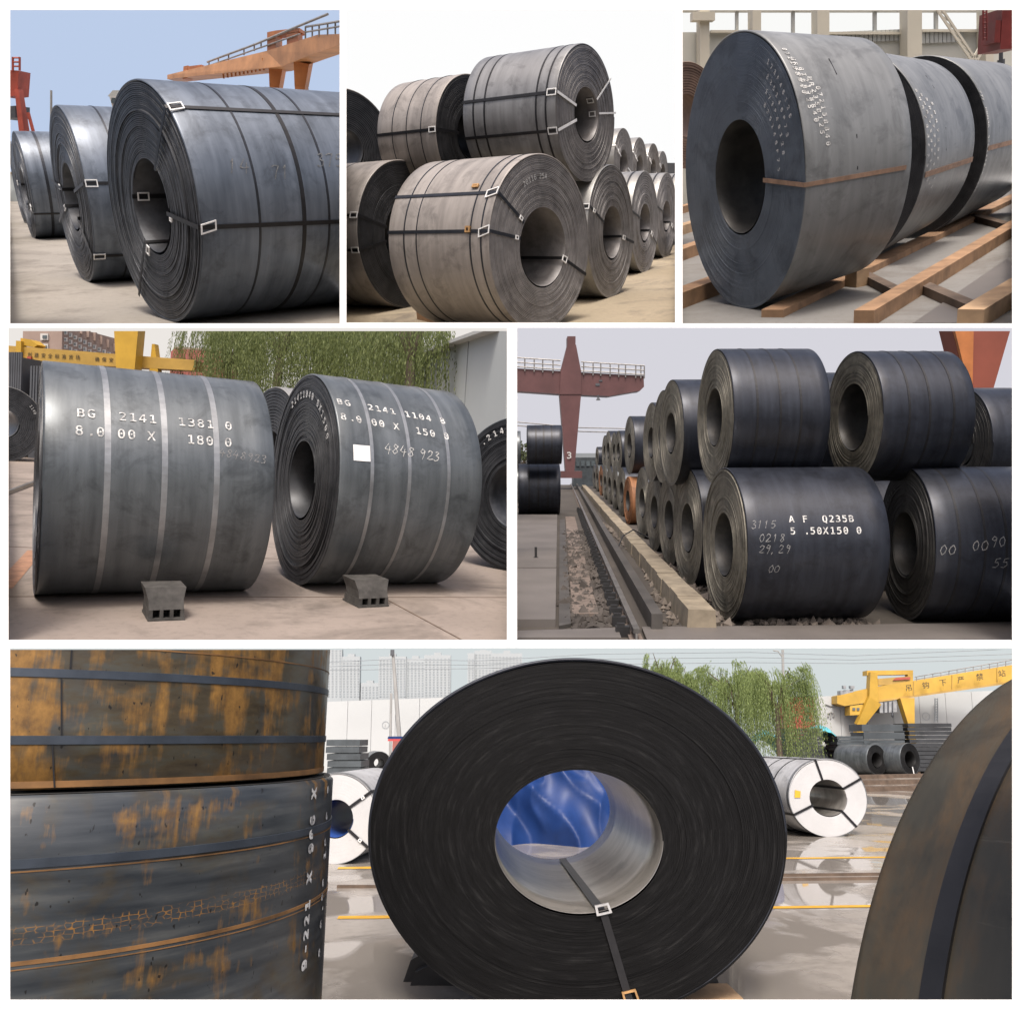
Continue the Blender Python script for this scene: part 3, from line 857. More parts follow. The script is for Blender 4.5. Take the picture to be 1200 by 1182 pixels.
# ================================================================== P5 middle right bay
def p5_coils():
    kw = dict(body='steel_navy', edge='edge_olive', bore='edge_dim', rough=.006)
    c = Coil(P5, 2.670, 10.75, .043, .960, .398, 1.68, n=40, seg=128, label='dark coil stencilled AF Q235B in the bottom front row', **kw)
    x, al = c.uv(924, 612); c.text_body('A F  Q235B', x, al, .150, 'paint_white', .078, bold=.012)
    x, al = c.uv(925, 626); c.text_body('5 .50X150 0', x, al, .150, 'paint_white', .078, bold=.012)
    for k, (u, v, t) in enumerate(((880, 619, '3115'), (889, 635, '0218'), (889, 648, '29,29'), (899, 671, '00'))):
        x, al = c.uv(u, v); c.text_body(t, x, al, .13, 'chalk_dim', None, .3)
    a = Coil(P5, 2.695, 11.392, .036, .886, .379, 1.21, zo=1.707, n=36, seg=128, label='navy coil with three bands and pale wound end, top tier front', **kw)
    for u in (888, 915, 939): a.band(a.uv(u, 470)[0], .026)
    b = Coil(P5, 4.402, 11.06, .048, .832, .43, 1.139, zo=1.733, n=30, seg=128, label='navy coil on the top tier with a wide bore, right of the three banded one', **kw)
    for u in (1066, 1090, 1118): b.band(b.uv(u, 470)[0], .026)
    d = Coil(P5, 4.958, 10.743, -.084, .955, .4, 1.8, n=34, seg=128, body='steel_navy', edge='edge_dim', rough=.01,
             label='dark coil at the bottom right with chalk figures and a ragged end')
    for u in (1125, 1155, 1180): d.band(d.uv(u, 640)[0], .026)
    for k, (u, v, t) in enumerate(((1100, 650, '00'), (1138, 645, '00'), (1160, 640, '90'), (1162, 665, '55'))):
        x, al = d.uv(u, v); d.text_body(t, x, al, .16, 'chalk_dim', None, .3)
    d.text_face('17A23 5', .7, 150, .14, 'chalk_dim', None)
    e = Coil(P5, 2.815, 13.686, .043, .946, .387, 1.7, n=26, label='olive faced coil of the bottom row, second from the stencilled front one', **kw)
    e.text_face('116', .7, 120, .2, 'chalk', None)
    low = [(3.02, 16.4, .90), (3.2, 19.2, .88), (3.42, 22.4, .93)]
    for k, (x, y, b_) in enumerate(low):
        Coil(P5, x, y, .05, b_, b_ * .4, 1.6, n=18, seg=64, label='olive faced coil of the bottom row, %s from the stencilled front one' % ('third', 'fourth', 'fifth')[k], **kw)
    Coil(P5, 3.72, 27.4, .05, .76, .33, 1.5, n=16, seg=64, body='steel_rusty', edge='steel_rusty', bore='edge_dim', label='orange rusty coil in the bottom row beside the rails')
    up = [(2.62, 14.1, .86, 1.62, 'olive faced coil on the top tier just left of the banded one'),
          (2.80, 15.9, .85, 1.62, 'top tier coil mostly hidden behind its olive faced neighbour'),
          (2.98, 18.3, .84, 1.58, 'third top tier coil counted away from the three banded one')]
    for x, y, b_, z, lab in up:
        Coil(P5, x, y, .05, b_, b_ * .38, 1.6, zo=z, n=18, seg=64, label=lab, **kw)
    words = ['sixth', 'seventh', 'eighth', 'ninth', 'tenth', 'eleventh', 'twelfth']
    for k, y in enumerate((31.5, 36, 40.5, 45.5, 51, 57.5, 64)):
        x = 1.98 + .0655 * y
        kw2 = dict(kw); kw2['body'] = ('steel_navy', 'steel_slate')[k % 2]
        if k == 4: kw2['edge'] = 'steel_rusty'
        Coil(P5, x, y, .05, .9, .36, 1.6, n=10, seg=48, label='far coil of the bottom row, %s from the stencilled front one' % words[k], **kw2)
    for k, (y, b_) in enumerate(((27.5, .92), (33.5, .8), (36.5, .82), (42, .95), (46, .9), (58, .7))):
        x = 1.98 + .0655 * y
        Coil(P5, x, y, .05, b_, b_ * .4, 1.7, zo=1.62, n=10, seg=48, label='far coil of the top tier, %s of six beyond the gap' % ('nearest', 'second', 'third', 'fourth', 'fifth', 'farthest')[k], **kw)
    # piles right of the front pile
    Coil(P5, 6.6, 12.6, .05, .8, .33, 1.5, zo=1.45, n=14, seg=64, label='brownish coil on the top tier at the right edge, under the red leg', body='steel_navy', edge='edge_dim')
    Coil(P5, 6.9, 12.9, .05, .95, .33, 1.5, n=14, seg=64, label='dark coil behind the chalk marked one at the right edge', body='steel_navy', edge='edge_dim')
    Coil(P5, 4.75, 13.5, .05, .93, .36, 1.6, n=14, seg=64, label='dark coil glimpsed in the gap between the two bottom front coils', **kw)
    Coil(P5, 4.45, 13.7, .05, .86, .34, 1.6, zo=1.68, n=14, seg=64, label='dark coil glimpsed in the gap between the two top tier front coils', **kw)
    # left pile
    for k, (l, r_, T, B, y) in enumerate(((608, 657, 543, 604, None), (618, 659, 497, 544, 31.))):
        yy = y or P5.pg(632, 604).y
        p0 = P5.py(l, B, yy); p1 = P5.py(r_, T, yy)
        b_ = (p1.z - (0 if k == 0 else p0.z)) / 2
        cc = Coil(P5, p0.x, yy + b_, .0, b_, .35, p1.x - p0.x, zo=0 if k == 0 else p0.z, n=10, seg=64, body='steel_navy', edge='edge_dim',
                  label=('banded coil at the bottom of the pile left of the rails', 'banded coil at the top of the pile left of the rails')[k])
        for t in (.25, .47, .7): cc.band(t * cc.L, .06)
    yy = 38.
    for k, (T, B) in enumerate(((505, 548), (546, 590))):
        p0 = P5.py(590, B, yy); p1 = P5.py(610, T, yy)
        Coil(P5, p0.x, yy, .0, (p1.z - max(p0.z, 0)) / 2, .3, p1.x - p0.x, zo=max(p0.z, 0), n=8, seg=48, body='steel_slate', edge='edge_dim',
             label='sliver of a coil at the left edge behind the pile, %s one' % ('upper', 'lower')[k])
p5_coils()

# ================================================================== P6 bottom bay
def p6_coils():
    M = Coil(P6, .372, 5.05, 1.60, .945, .375, 2.1, q=1.24, body='steel_navy', edge='coal_face', bore='bore_bright', n=125, seg=200, rough=.0036, groove=.003, bo=(0, -.045),
             label='huge black coil facing the viewer in the bottom bay, blue sheet seen through its bore')
    al = _uvf(M, 725, 1130)[1]
    M.axial(al, 'strap_black', w=.04, body=False, inside=False, rin=M.r + .05, rough=.016)
    r_, al2 = _uvf(M, 706, 1064)
    M.frame(lambda a, b_, h: M.P(-.016 - h, R(al2) + b_ / .4, r_ + a), .026, .032, 'clip_steel', bw=.010)
    r_, al3 = _uvf(M, 738, 1166)
    M.frame(lambda a, b_, h: M.P(-.016 - h, R(al3) + b_ / .9, min(r_, M.b - .05) + a), .03, .034, 'clip_rust', bw=.009)
    # strap lying along the bore floor
    m = MB(); a2 = R(al2)
    g = lambda x, da, h: M.P(x, a2 + da, M.r - .004 - h) + Vector((0, 0, -.045))
    m.hexa([g(0, -.055, 0), g(0, .055, 0), g(2.0, -.02, 0), g(2.0, -.13, 0), g(0, -.055, .008), g(0, .055, .008), g(2.0, -.02, .008), g(2.0, -.13, .008)])
    m.build('strap', 'strap_dark_blue', M.root)
    Wc = Coil(P6, 4.772, 13.58, 1.80, .559, .264, 1.7, q=1.18, body='wrap_white', edge='edge_white', bore='bore_bright', n=40, seg=96, rough=.0003, groove=.0003, name='wrapped_coil',
              label='white wrapped coil with black straps lying right of the black coil')
    for al in (28, 105, -50, 205): Wc.axial(al, w=.035)
    Wc.band(.03, .06, 'strap_grey'); Wc.band(.5, .03); Wc.band(.9, .03)
    m = MB(); r_, al = _uvf(Wc, 934, 930)
    g = lambda a, b_, h: Wc.P(-.01 - h, R(al) + b_ / r_, r_ + a)
    m.hexa([g(-.04, -.05, 0), g(.04, -.05, 0), g(.04, .05, 0), g(-.04, .05, 0), g(-.04, -.05, .004), g(.04, -.05, .004), g(.04, .05, .004), g(-.04, .05, .004)])
    m.build('yellow_tag', 'yellow_paint', Wc.root)
    W2 = coil_px(P6, 340, 441, 905, 1012, 1.45, rb=.42, L=1.7, q=1., body='wrap_white', edge='edge_white', bore='tarp_blue', n=40, seg=96, rough=.0003, groove=.0003, name='wrapped_coil',
                 label='white wrapped coil with a blue lined bore between rusty stack and black coil')
    for al in (35, -38): W2.axial(al, w=.035); W2.clip_face(al, .4, 'clip_white', .5)
    W2.band(.03, .07, 'strap_grey')
    Rc = Coil(P6, 1.188, 1.8, -1.0, .8, .33, .95, q=1.15, body='steel_brown', edge='edge_dim', n=12, seg=128,
              label='brown tinged coil looming at the right edge of the bottom bay')
    Rc.band(.125, .030, 'strap_black', seg=160)
    # standing stack at the left: axis upright
    for k, (z0, h, r_, cu, lab) in enumerate(((0., 1.315, 1.0, 'stack_low', 'lower steel blue coil of the rusty upright stack at the left, rust net pattern'),
                                              (1.325, 1.15, .965, 'stack_up', 'upper coil of the upright stack at the left, heavily rusted'))):
        root = bpy.data.objects.new('steel_coil', None); COL.objects.link(root)
        tag(root, lab, 'steel coil')
        P6.put(root, Matrix.Translation((-1.617, 2.99, z0)) @ Matrix.Rotation(-.3, 4, 'Z'))
        def lat(name, prof, mat, smooth=True, seg=192):
            t = np.arange(seg) * 2 * np.pi / seg
            V = np.concatenate([np.stack([r * np.cos(t), r * np.sin(t), np.full(seg, z)], 1) for r, z in prof])
            n = len(prof); i, j = np.meshgrid(np.arange(n - 1), np.arange(seg), indexing='ij')
            Fq = np.stack([i * seg + j, i * seg + (j + 1) % seg, (i + 1) * seg + (j + 1) % seg, (i + 1) * seg + j], -1).reshape(-1, 4)
            return link(name, mesh_from(name, V, Fq, smooth), mat, root)
        lat('outer_wrap', [(r_ - .012, 0), (r_, .012)] + [(r_, h * i / 8) for i in range(1, 8)] + [(r_, h - .012), (r_ - .012, h)], cu)
        prof = []
        for i in range(24):
            rr = r_ - .012 - i * (r_ - .4) / 24; o_ = rng.uniform(-.004, .004)
            prof += [(rr, h + o_), (rr - .02, h + o_), (rr - .022, h - .01)]
        lat('wound_edge', prof, 'edge_dim', False, 128)
        lat('inner_wrap', [(.385, h), (.385, 0)], 'edge_dim')
        lat('rear_edge', [(r_ - .012, .0), (.385, .0)], 'edge_dim', False, 96)
        for z in ((.115, .275) if k else (1.165,)):
            lat('strap', [(r_ - .001, z - .011), (r_ + .003, z - .010), (r_ + .003, z + .010), (r_ - .001, z + .011)], 'strap_slate', False, 160)
        for z, hh in (((.012, .016), (.345, .004)) if k else ((1.148, .004), (.955, .010), (.942, .003))):
            lat('rust_line', [(r_ - .001, z - hh / 2), (r_ + .0015, z - hh / 2 + .0005), (r_ + .0015, z + hh / 2 - .0005), (r_ - .001, z + hh / 2)], 'rust_line', False, 160)
        if k == 1:   # lap of the outer sheet
            m = MB(); c_ = lambda a_, z_, o_: ((r_ + o_) * math.cos(a_), (r_ + o_) * math.sin(a_), z_)
            for z0_, z1_ in ((.005, .103), (.128, .263), (.288, .6)):
                m.hexa([c_(R(-41), z0_, -.002), c_(R(-40.8), z0_, -.002), c_(R(-40.8), z0_, .005), c_(R(-41), z0_, .005), c_(R(-42), z1_, -.002), c_(R(-41.8), z1_, -.002), c_(R(-41.8), z1_, .005), c_(R(-42), z1_, .005)])
            tag(m.build('lap_seam', 'strap_black', root), kind='stuff')
        if k == 0:
            for col, (txt, a_, sz) in enumerate((('9-221 X 906 X', 9.5, .066), ('8 0.80 10 0 8', 18.5, .056))):
                vs, fs = text_mesh(txt, sz, .041, 0, .05)
                V = []
                for px_, py_ in vs:
                    an = R(a_) - py_ / r_
                    V.append(((r_ + .004) * math.cos(an), (r_ + .004) * math.sin(an), .765 + px_))
                tag(link('lettering', mesh_from('lettering', V, fs), 'paint_white', root), kind='stuff')
simple('rust_line', (.16, .080, .026), .7, 0., .7, 5, 0)
simple('clip_steel', (.5, .5, .5), .35, .5, .2, 30)
simple('edge_white', (.47, .475, .48), .45, 0., .05, 4, .02)
simple('yellow_paint', (.62, .36, .03), .5, 0., .15, 4)
simple('tarp_blue', (.025, .065, .24), .42, 0., .3, 2.5, .3)
simple('strap_slate', (.05, .062, .08), .4, .4, .3, 6)
def stack_mat(name, rust_amt, net):
    m, nt, p = new_mat(name); b = NB(nt)
    tc = b.n('ShaderNodeTexCoord'); sx = b.n('ShaderNodeSeparateXYZ'); b.l(tc.outputs['Object'], sx.inputs[0])
    an = b.n('ShaderNodeMath', operation='ARCTAN2'); b.l(sx.outputs[1], an.inputs[0]); b.l(sx.outputs[0], an.inputs[1])
    cm = b.n('ShaderNodeCombineXYZ'); b.l(an.outputs[0], cm.inputs[0]); b.l(sx.outputs[2], cm.inputs[1])
    def mp(sc, loc=(0, 0, 0)):
        q = b.n('ShaderNodeMapping'); q.inputs['Scale'].default_value = sc; q.inputs['Location'].default_value = loc
        b.l(cm.outputs[0], q.inputs[0]); return q.outputs[0]
    base = b.ramp(b.noise(mp((1.5, 14, 1)), 2.0, 5), [(.3, (.026, .031, .037)), (.55, (.055, .062, .068)), (.75, (.105, .110, .108))])
    big = b.noise(mp((2.4, 3.0, 1), (net * 3.3, 1.7, 0)), 1.4, 5, .6, .5)
    wash = b.ramp(big, [(.60 - .24 * rust_amt, (0, 0, 0)), (.76 - .22 * rust_amt, (.9, .9, .9))])
    wc = b.ramp(b.noise(mp((3, 10, 1)), 2.2, 6, .65), [(.28, (.030, .022, .014)), (.48, (.070, .054, .030)), (.62, (.075, .074, .058)), (.78, (.135, .092, .042))])
    col = b.mix(wash, base, wc)
    # broad soft stains of orange, some running down
    runs = b.noise(mp((6.5, .6, 1), (net * 5.1, 0, 0)), 1.5, 6, .66, .25)
    gate = b.noise(mp((2.6, 3.2, 1), (4.4 + net, 2., 0)), 1.6, 4, .6)
    rm = b.n('ShaderNodeMath', operation='MULTIPLY_ADD'); rm.inputs[1].default_value = .5; b.l(runs, rm.inputs[0])
    gm = b.n('ShaderNodeMath', operation='MULTIPLY'); gm.inputs[1].default_value = .5; b.l(gate, gm.inputs[0]); b.l(gm.outputs[0], rm.inputs[2])
    t = .565 - .070 * rust_amt
    mask = b.ramp(rm.outputs[0], [(t, (0, 0, 0)), (t + .07, (.95, .95, .95))])
    rc = b.ramp(b.noise(mp((9, 6, 1)), 3.0, 6, .7), [(.3, (.10, .052, .016)), (.55, (.24, .125, .03)), (.8, (.38, .20, .05))])
    col = b.mix(mask, col, rc)
    if net:
        br = b.n('ShaderNodeTexVoronoi', feature='DISTANCE_TO_EDGE'); br.inputs['Scale'].default_value = 1.; br.inputs['Randomness'].default_value = .45
        wv = b.n('ShaderNodeTexNoise'); wv.inputs['Scale'].default_value = 12.; wv.inputs['Detail'].default_value = 4.; b.l(mp((1, 1, 1)), wv.inputs['Vector'])
        vm = b.n('ShaderNodeVectorMath', operation='MULTIPLY_ADD'); b.l(wv.outputs['Color'], vm.inputs[0]); vm.inputs[1].default_value = (.5, .4, 0)
        b.l(mp((48, 88, 1)), vm.inputs[2]); b.l(vm.outputs[0], br.inputs['Vector'])
        ed = b.ramp(br.outputs['Distance'], [(.03, (1, 1, 1)), (.10, (0, 0, 0))])
        nz = b.noise(mp((8, 12, 1)), 4, 3)
        z = b.n('ShaderNodeMath', operation='MULTIPLY_ADD'); b.l(an.outputs[0], z.inputs[0]); z.inputs[1].default_value = -.02; b.l(sx.outputs[2], z.inputs[2])
        zz = b.n('ShaderNodeMath', operation='MULTIPLY_ADD'); b.l(z.outputs[0], zz.inputs[0]); zz.inputs[1].default_value = 2.; zz.inputs[2].default_value = -1.6
        band = b.ramp(zz.outputs[0], [(.41, (0, 0, 0)), (.425, (1, 1, 1)), (.485, (1, 1, 1)), (.50, (0, 0, 0))])
        mu = b.n('ShaderNodeMath', operation='MULTIPLY'); b.l(ed, mu.inputs[0]); b.l(band, mu.inputs[1])
        mu2 = b.n('ShaderNodeMath', operation='MULTIPLY'); b.l(mu.outputs[0], mu2.inputs[0])
        gt = b.ramp(nz, [(.40, (.0, .0, .0)), (.62, (.95, .95, .95))]); b.l(gt, mu2.inputs[1])
        col = b.mix(mu2.outputs[0], col, (.30, .15, .04))
    spots = b.ramp(b.noise(mp((30, 16, 1)), 2.0, 2), [(.68, (0, 0, 0)), (.71, (.9, .9, .9))])
    col = b.mix(spots, col, (.012, .011, .010))
    b.l(col, p.inputs['Base Color'])
    rr = b.n('ShaderNodeMapRange'); rr.inputs[3].default_value = .30; rr.inputs[4].default_value = .55
    b.l(mask, rr.inputs[0]); b.l(rr.outputs[0], p.inputs['Roughness'])
    p.inputs['Metallic'].default_value = .2
    b.l(b.bump(big, .2, .01), p.inputs['Normal'])
stack_mat('stack_up', 1.15, 0)
stack_mat('stack_low', .36, 1)
p6_coils()

def concrete(name, c, var=.18, wet=0., cracks=False, stain=(.10, .085, .07), rough=.8):
    m, nt, p = new_mat(name); b = NB(nt)
    v = b.coords(rnd=False)
    n1 = b.noise(v, .35, 6, .6, .3); n2 = b.noise(v, 14, 4, .7)
    col = b.ramp(n1, [(.3, tuple(x * (1 - var) for x in c)), (.7, tuple(x * (1 + var) for x in c))])
    col = b.mix(b.ramp(n2, [(.25, (.4, .4, .4)), (.5, (0, 0, 0))]), col, stain)
    sm = b.ramp(b.noise(v, .9, 5, .7, 1.), [(.50, (0, 0, 0)), (.68, (.7, .7, .7))])
    col = b.mix(sm, col, stain)
    if wet:
        wn = b.noise(v, .55, 4, .55, .4)
        wm = b.ramp(wn, [(.50, (1, 1, 1)), (.57, (0, 0, 0))])
        col = b.mix(wm, col, tuple(x * .8 for x in c))
        rr = b.n('ShaderNodeMapRange'); rr.inputs[3].default_value = .33; rr.inputs[4].default_value = .03
        b.l(wm, rr.inputs[0]); b.l(rr.outputs[0], p.inputs['Roughness'])
        inv = b.n('ShaderNodeMath', operation='SUBTRACT'); inv.inputs[0].default_value = 1.; b.l(wm, inv.inputs[1])
        hh = b.n('ShaderNodeMath', operation='MULTIPLY'); b.l(inv.outputs[0], hh.inputs[0]); b.l(n2, hh.inputs[1])
        b.l(b.bump(hh.outputs[0], .25, .01), p.inputs['Normal'])
    else:
        p.inputs['Roughness'].default_value = rough
        b.l(b.bump(n2, .3, .015), p.inputs['Normal'])
    b.l(col, p.inputs['Base Color'])
concrete('yard_beige', (.235, .215, .185), .2)
concrete('yard_sand', (.30, .25, .175))
concrete('hall_floor', (.17, .165, .155))
concrete('yard_pink', (.235, .196, .168), .2, stain=(.09, .075, .062))
concrete('dirt_dark', (.055, .047, .039), .3, stain=(.03, .026, .022))
concrete('yard_wet', (.33, .30, .265), .15, 1.)
ground(P1, 'ground', 'yard_beige')
ground(P2, 'ground', 'yard_sand')
ground(P3, 'floor', 'hall_floor')
ground(P4, 'ground', 'yard_pink')
ground(P5, 'ground', 'dirt_dark')
ground(P6, 'ground', 'yard_wet')
# ================================================================== helpers for the surroundings
def root(st, name, label, cat, loc=(0, 0, 0), group=None, rz=0.):
    o = bpy.data.objects.new(name, None); COL.objects.link(o); o.empty_display_size = .3
    tag(o, label, cat, group)
    st.put(o, Matrix.Translation(loc) @ Matrix.Rotation(rz, 4, 'Z'))
    o['_loc'] = 0; del o['_loc']
    return o
class Thing:
    """a thing at a local spot; parts are given in bay coordinates"""
    def __init__(s, st, name, label, cat, loc, group=None):
        s.st, s.loc = st, Vector(loc)
        s.root = root(st, name, label, cat, loc, group)
    def part(s, name, mat, mb, parent=None, smooth=False, kind=None):
        mb.v = [tuple(Vector(v) - s.loc) for v in mb.v]
        o = mb.build(name, mat, parent or s.root, smooth)
        if kind: o['kind'] = kind
        return o
def one(st, name, label, cat, mb, mat, loc, group=None, smooth=False):
    loc = Vector(loc)
    mb.v = [tuple(Vector(v) - loc) for v in mb.v]
    o = mb.build(name, mat, None, smooth); tag(o, label, cat, group)
    st.put(o, Matrix.Translation(loc))
    return o
def lettering(th, txt, p0, right, up, size, mat, pitch=None, bold=0., name='lettering'):
    vs, fs = text_mesh(txt, size, pitch, 0, bold)
    right, up = Vector(right).normalized(), Vector(up).normalized()
    V = [Vector(p0) + right * a + up * b_ - th.loc for a, b_ in vs]
    return tag(link(name, mesh_from(name, V, fs), mat, th.root), kind='stuff')

simple('crane_orange', (.42, .15, .045), .55, 0., .3, 1.2)
simple('crane_orange_pale', (.48, .24, .11), .55, 0., .25, 1.5)
simple('crane_red', (.36, .07, .045), .6, 0., .3, 1.5)
simple('crane_maroon', (.105, .046, .046), .55, 0., .18, .8)
simple('crane_brick', (.23, .062, .038), .55, 0., .2, .5)
simple('crane_yellow', (.47, .285, .035), .5, 0., .18, 1.2)
simple('crane_yellow_dull', (.40, .25, .055), .55, 0., .2, 1.2)
simple('rail_grey', (.25, .24, .23), .5, .3, .3, 4)
simple('rail_steel', (.20, .19, .18), .35, .7, .3, 4)
simple('pole_grey', (.30, .30, .29), .7, 0., .15, 2)
simple('wire_dark', (.12, .12, .13), .7, 0., .1, 2, 0)
simple('wood_brown', (.26, .155, .085), .8, 0., .35, 5, .3)
simple('wood_pale', (.36, .24, .14), .8, 0., .3, 5, .3)
simple('wood_dark', (.10, .07, .05), .8, 0., .35, 5, .3)
simple('hall_cream', (.60, .60, .55), .8, 0., .08, .6)
simple('hall_column', (.62, .58, .48), .7, 0., .06, 1)
simple('hall_panel', (.44, .45, .43), .7, 0., .06, 1)
simple('red_machine', (.17, .028, .025), .5, 0., .3, 3)
simple('wall_pale', (.38, .41, .41), .85, 0., .05, .3)
simple('wall_white', (.43, .45, .455), .85, 0., .03, .3)
simple('tower_pale', (.34, .37, .385), .85, 0., .03, .2, 0)  # distance haze is put into this even pale grey
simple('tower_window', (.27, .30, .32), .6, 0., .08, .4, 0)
simple('brick_dull', (.30, .225, .19), .85, 0., .15, .8)
simple('brick_red', (.30, .10, .085), .85, 0., .15, .8)
simple('roof_red', (.42, .05, .05), .6, 0., .15, .8)
simple('window_dark', (.09, .11, .12), .25, 0., .3, 1, 0)
simple('window_light', (.55, .53, .50), .6, 0., .15, 1, 0)
simple('plate_slate', (.055, .066, .073), .5, .15, .3, 2)
simple('guard_dark', (.065, .06, .055), .6, .2, .3, 2)
simple('plate_black', (.035, .038, .042), .5, .3, .4, 2)
simple('plate_grey', (.125, .113, .104), .55, .15, .2, .8, .1)
simple('teal_sheet', (.10, .42, .50), .45, 0., .15, 1.5)
simple('kerb_stone', (.22, .185, .135), .9, 0., .3, 4, .4)
simple('sleeper', (.13, .102, .085), .9, 0., .35, 5, .4)
simple('stone', (.125, .105, .088), .9, 0., .5, .9, .2)
simple('stone_dark', (.055, .047, .041), .9, 0., .5, .9, .2)
simple('rubber', (.016, .016, .017), .55, 0., .3, 8, .3)
simple('chock_iron', (.055, .052, .048), .75, .1, .45, 14, .5)
simple('container_dark', (.07, .075, .085), .6, 0., .2, 1)
simple('bark', (.09, .07, .05), .9, 0., .3, 6, .4)
simple('paint_line', (.60, .33, .03), .6, 0., .25, 6, 0)
simple('paint_orange', (.32, .17, .10), .7, 0., .35, 9, 0)
simple('letter_dark', (.045, .035, .02), .7, 0., .1, 5, 0)
simple('hoist_grey', (.28, .29, .30), .5, .3, .25, 4)
simple('sand_ridge', (.21, .165, .10), .95, 0., .25, 6, .5)

def leaf_mat(name, c, c2):
    m, nt, p = new_mat(name); b = NB(nt)
    g = b.n('ShaderNodeNewGeometry')
    col = b.ramp(g.outputs['Random Per Island'], [(.0, c), (1., c2)])
    b.l(col, p.inputs['Base Color']); p.inputs['Roughness'].default_value = .6
    tr = b.n('ShaderNodeBsdfTranslucent'); b.l(col, tr.inputs[0])
    mx = b.n('ShaderNodeMixShader'); mx.inputs[0].default_value = .35
    out = nt.nodes['Material Output']
    b.l(p.outputs[0], mx.inputs[1]); b.l(tr.outputs[0], mx.inputs[2]); b.l(mx.outputs[0], out.inputs[0])
leaf_mat('willow_leaf', (.085, .115, .035), (.20, .235, .08))
leaf_mat('willow_leaf_pale', (.13, .18, .055), (.27, .34, .12))
leaf_mat('tree_leaf', (.05, .07, .03), (.10, .12, .05))

def willow(st, base, H, W, strands, label, mat='willow_leaf', hang=(.45, .9), leaf=.05, seed=1, group=None, leaves=26):
    """weeping willow: leaning trunk, arching limbs, curtains of hanging twigs with narrow leaves"""
    rg = np.random.default_rng(seed)
    th = Thing(st, 'willow_tree', label, 'tree', base, group)
    bx, by, bz = base
    m = MB()
    top = Vector((bx + rg.uniform(-.1, .1) * W, by, bz + H * .55))
    m.tube((bx, by, bz), top, H * .028, H * .018, 9)
    limbs = []
    for i in range(9):
        a = 2 * math.pi * i / 9 + rg.uniform(-.3, .3)
        e = top + Vector((math.cos(a) * W * rg.uniform(.22, .42), math.sin(a) * W * rg.uniform(.2, .4), H * rg.uniform(.22, .42)))
        mid = top.lerp(e, .5) + Vector((0, 0, H * .07))
        m.tube(top, mid, H * .010, H * .006, 6); m.tube(mid, e, H * .006, H * .002, 6)
        limbs.append((mid, e))
    th.part('trunk', 'bark', m)
    S_ = strands
    nc = max(14, S_ // 22); ci = rg.integers(nc, size=S_)
    li = rg.integers(len(limbs), size=nc)[ci]; tt = (rg.uniform(.1, 1.15, nc)[ci] + rg.normal(0, .05, S_))[:, None]
    coff = (rg.normal(0, 1, (nc, 3)) * np.array([W * .10, W * .10, H * .03]))[ci]
    A_ = np.array([l[0] for l in limbs])[li]; B_ = np.array([l[1] for l in limbs])[li]
    o = A_ * (1 - tt) + B_ * tt + coff + rg.normal(0, 1, (S_, 3)) * np.array([W * .035, W * .035, H * .015])
    out = o - np.array([bx, by, 0]); out[:, 2] = 0; out /= np.linalg.norm(out, axis=1, keepdims=True) + 1e-6
    ln = H * np.clip(rg.uniform(hang[0], hang[1], nc)[ci] + rg.normal(0, .09, S_), .1, 1.2); sway = rg.normal(0, .05, (S_, 2)); reach = W * rg.uniform(.05, .16, S_)
    t = (np.arange(leaves)[None, :] + rg.uniform(0, 1, (S_, leaves))) / leaves
    P_ = np.repeat(o[:, None, :], leaves, 1) + out[:, None, :] * (reach[:, None] * (1 - (1 - t) ** 2))[..., None]
    P_[..., 0] += sway[:, :1] * t * ln[:, None]; P_[..., 1] += sway[:, 1:] * t * ln[:, None]
    P_[..., 2] += -ln[:, None] * (t * t * .55 + t * .45) + .25 * reach[:, None] * np.sin(3.14 * np.minimum(1, t * 2))
    P_ = P_.reshape(-1, 3); P_ = P_[P_[:, 2] > bz + .03]
    n_ = len(P_); sz = (leaf * rg.uniform(.7, 1.3, n_))[:, None]
    dn = np.stack([rg.normal(0, .22, n_), rg.normal(0, .22, n_), -np.ones(n_)], 1); dn /= np.linalg.norm(dn, axis=1, keepdims=True); dn *= sz * 3.6
    sd = rg.normal(0, 1, (n_, 3)) * np.array([1, 1, .3]); sd /= np.linalg.norm(sd, axis=1, keepdims=True); sd *= sz * .42
    V = np.stack([P_, P_ + dn * .5 + sd, P_ + dn, P_ + dn * .5 - sd], 1).reshape(-1, 3)
    V = [tuple(v) for v in V.tolist()]; Fc = np.arange(4 * n_).reshape(-1, 4).tolist()
    mb = MB(); mb.v = V; mb.f = Fc
    th.part('crown', mat, mb, kind='stuff')
    return th

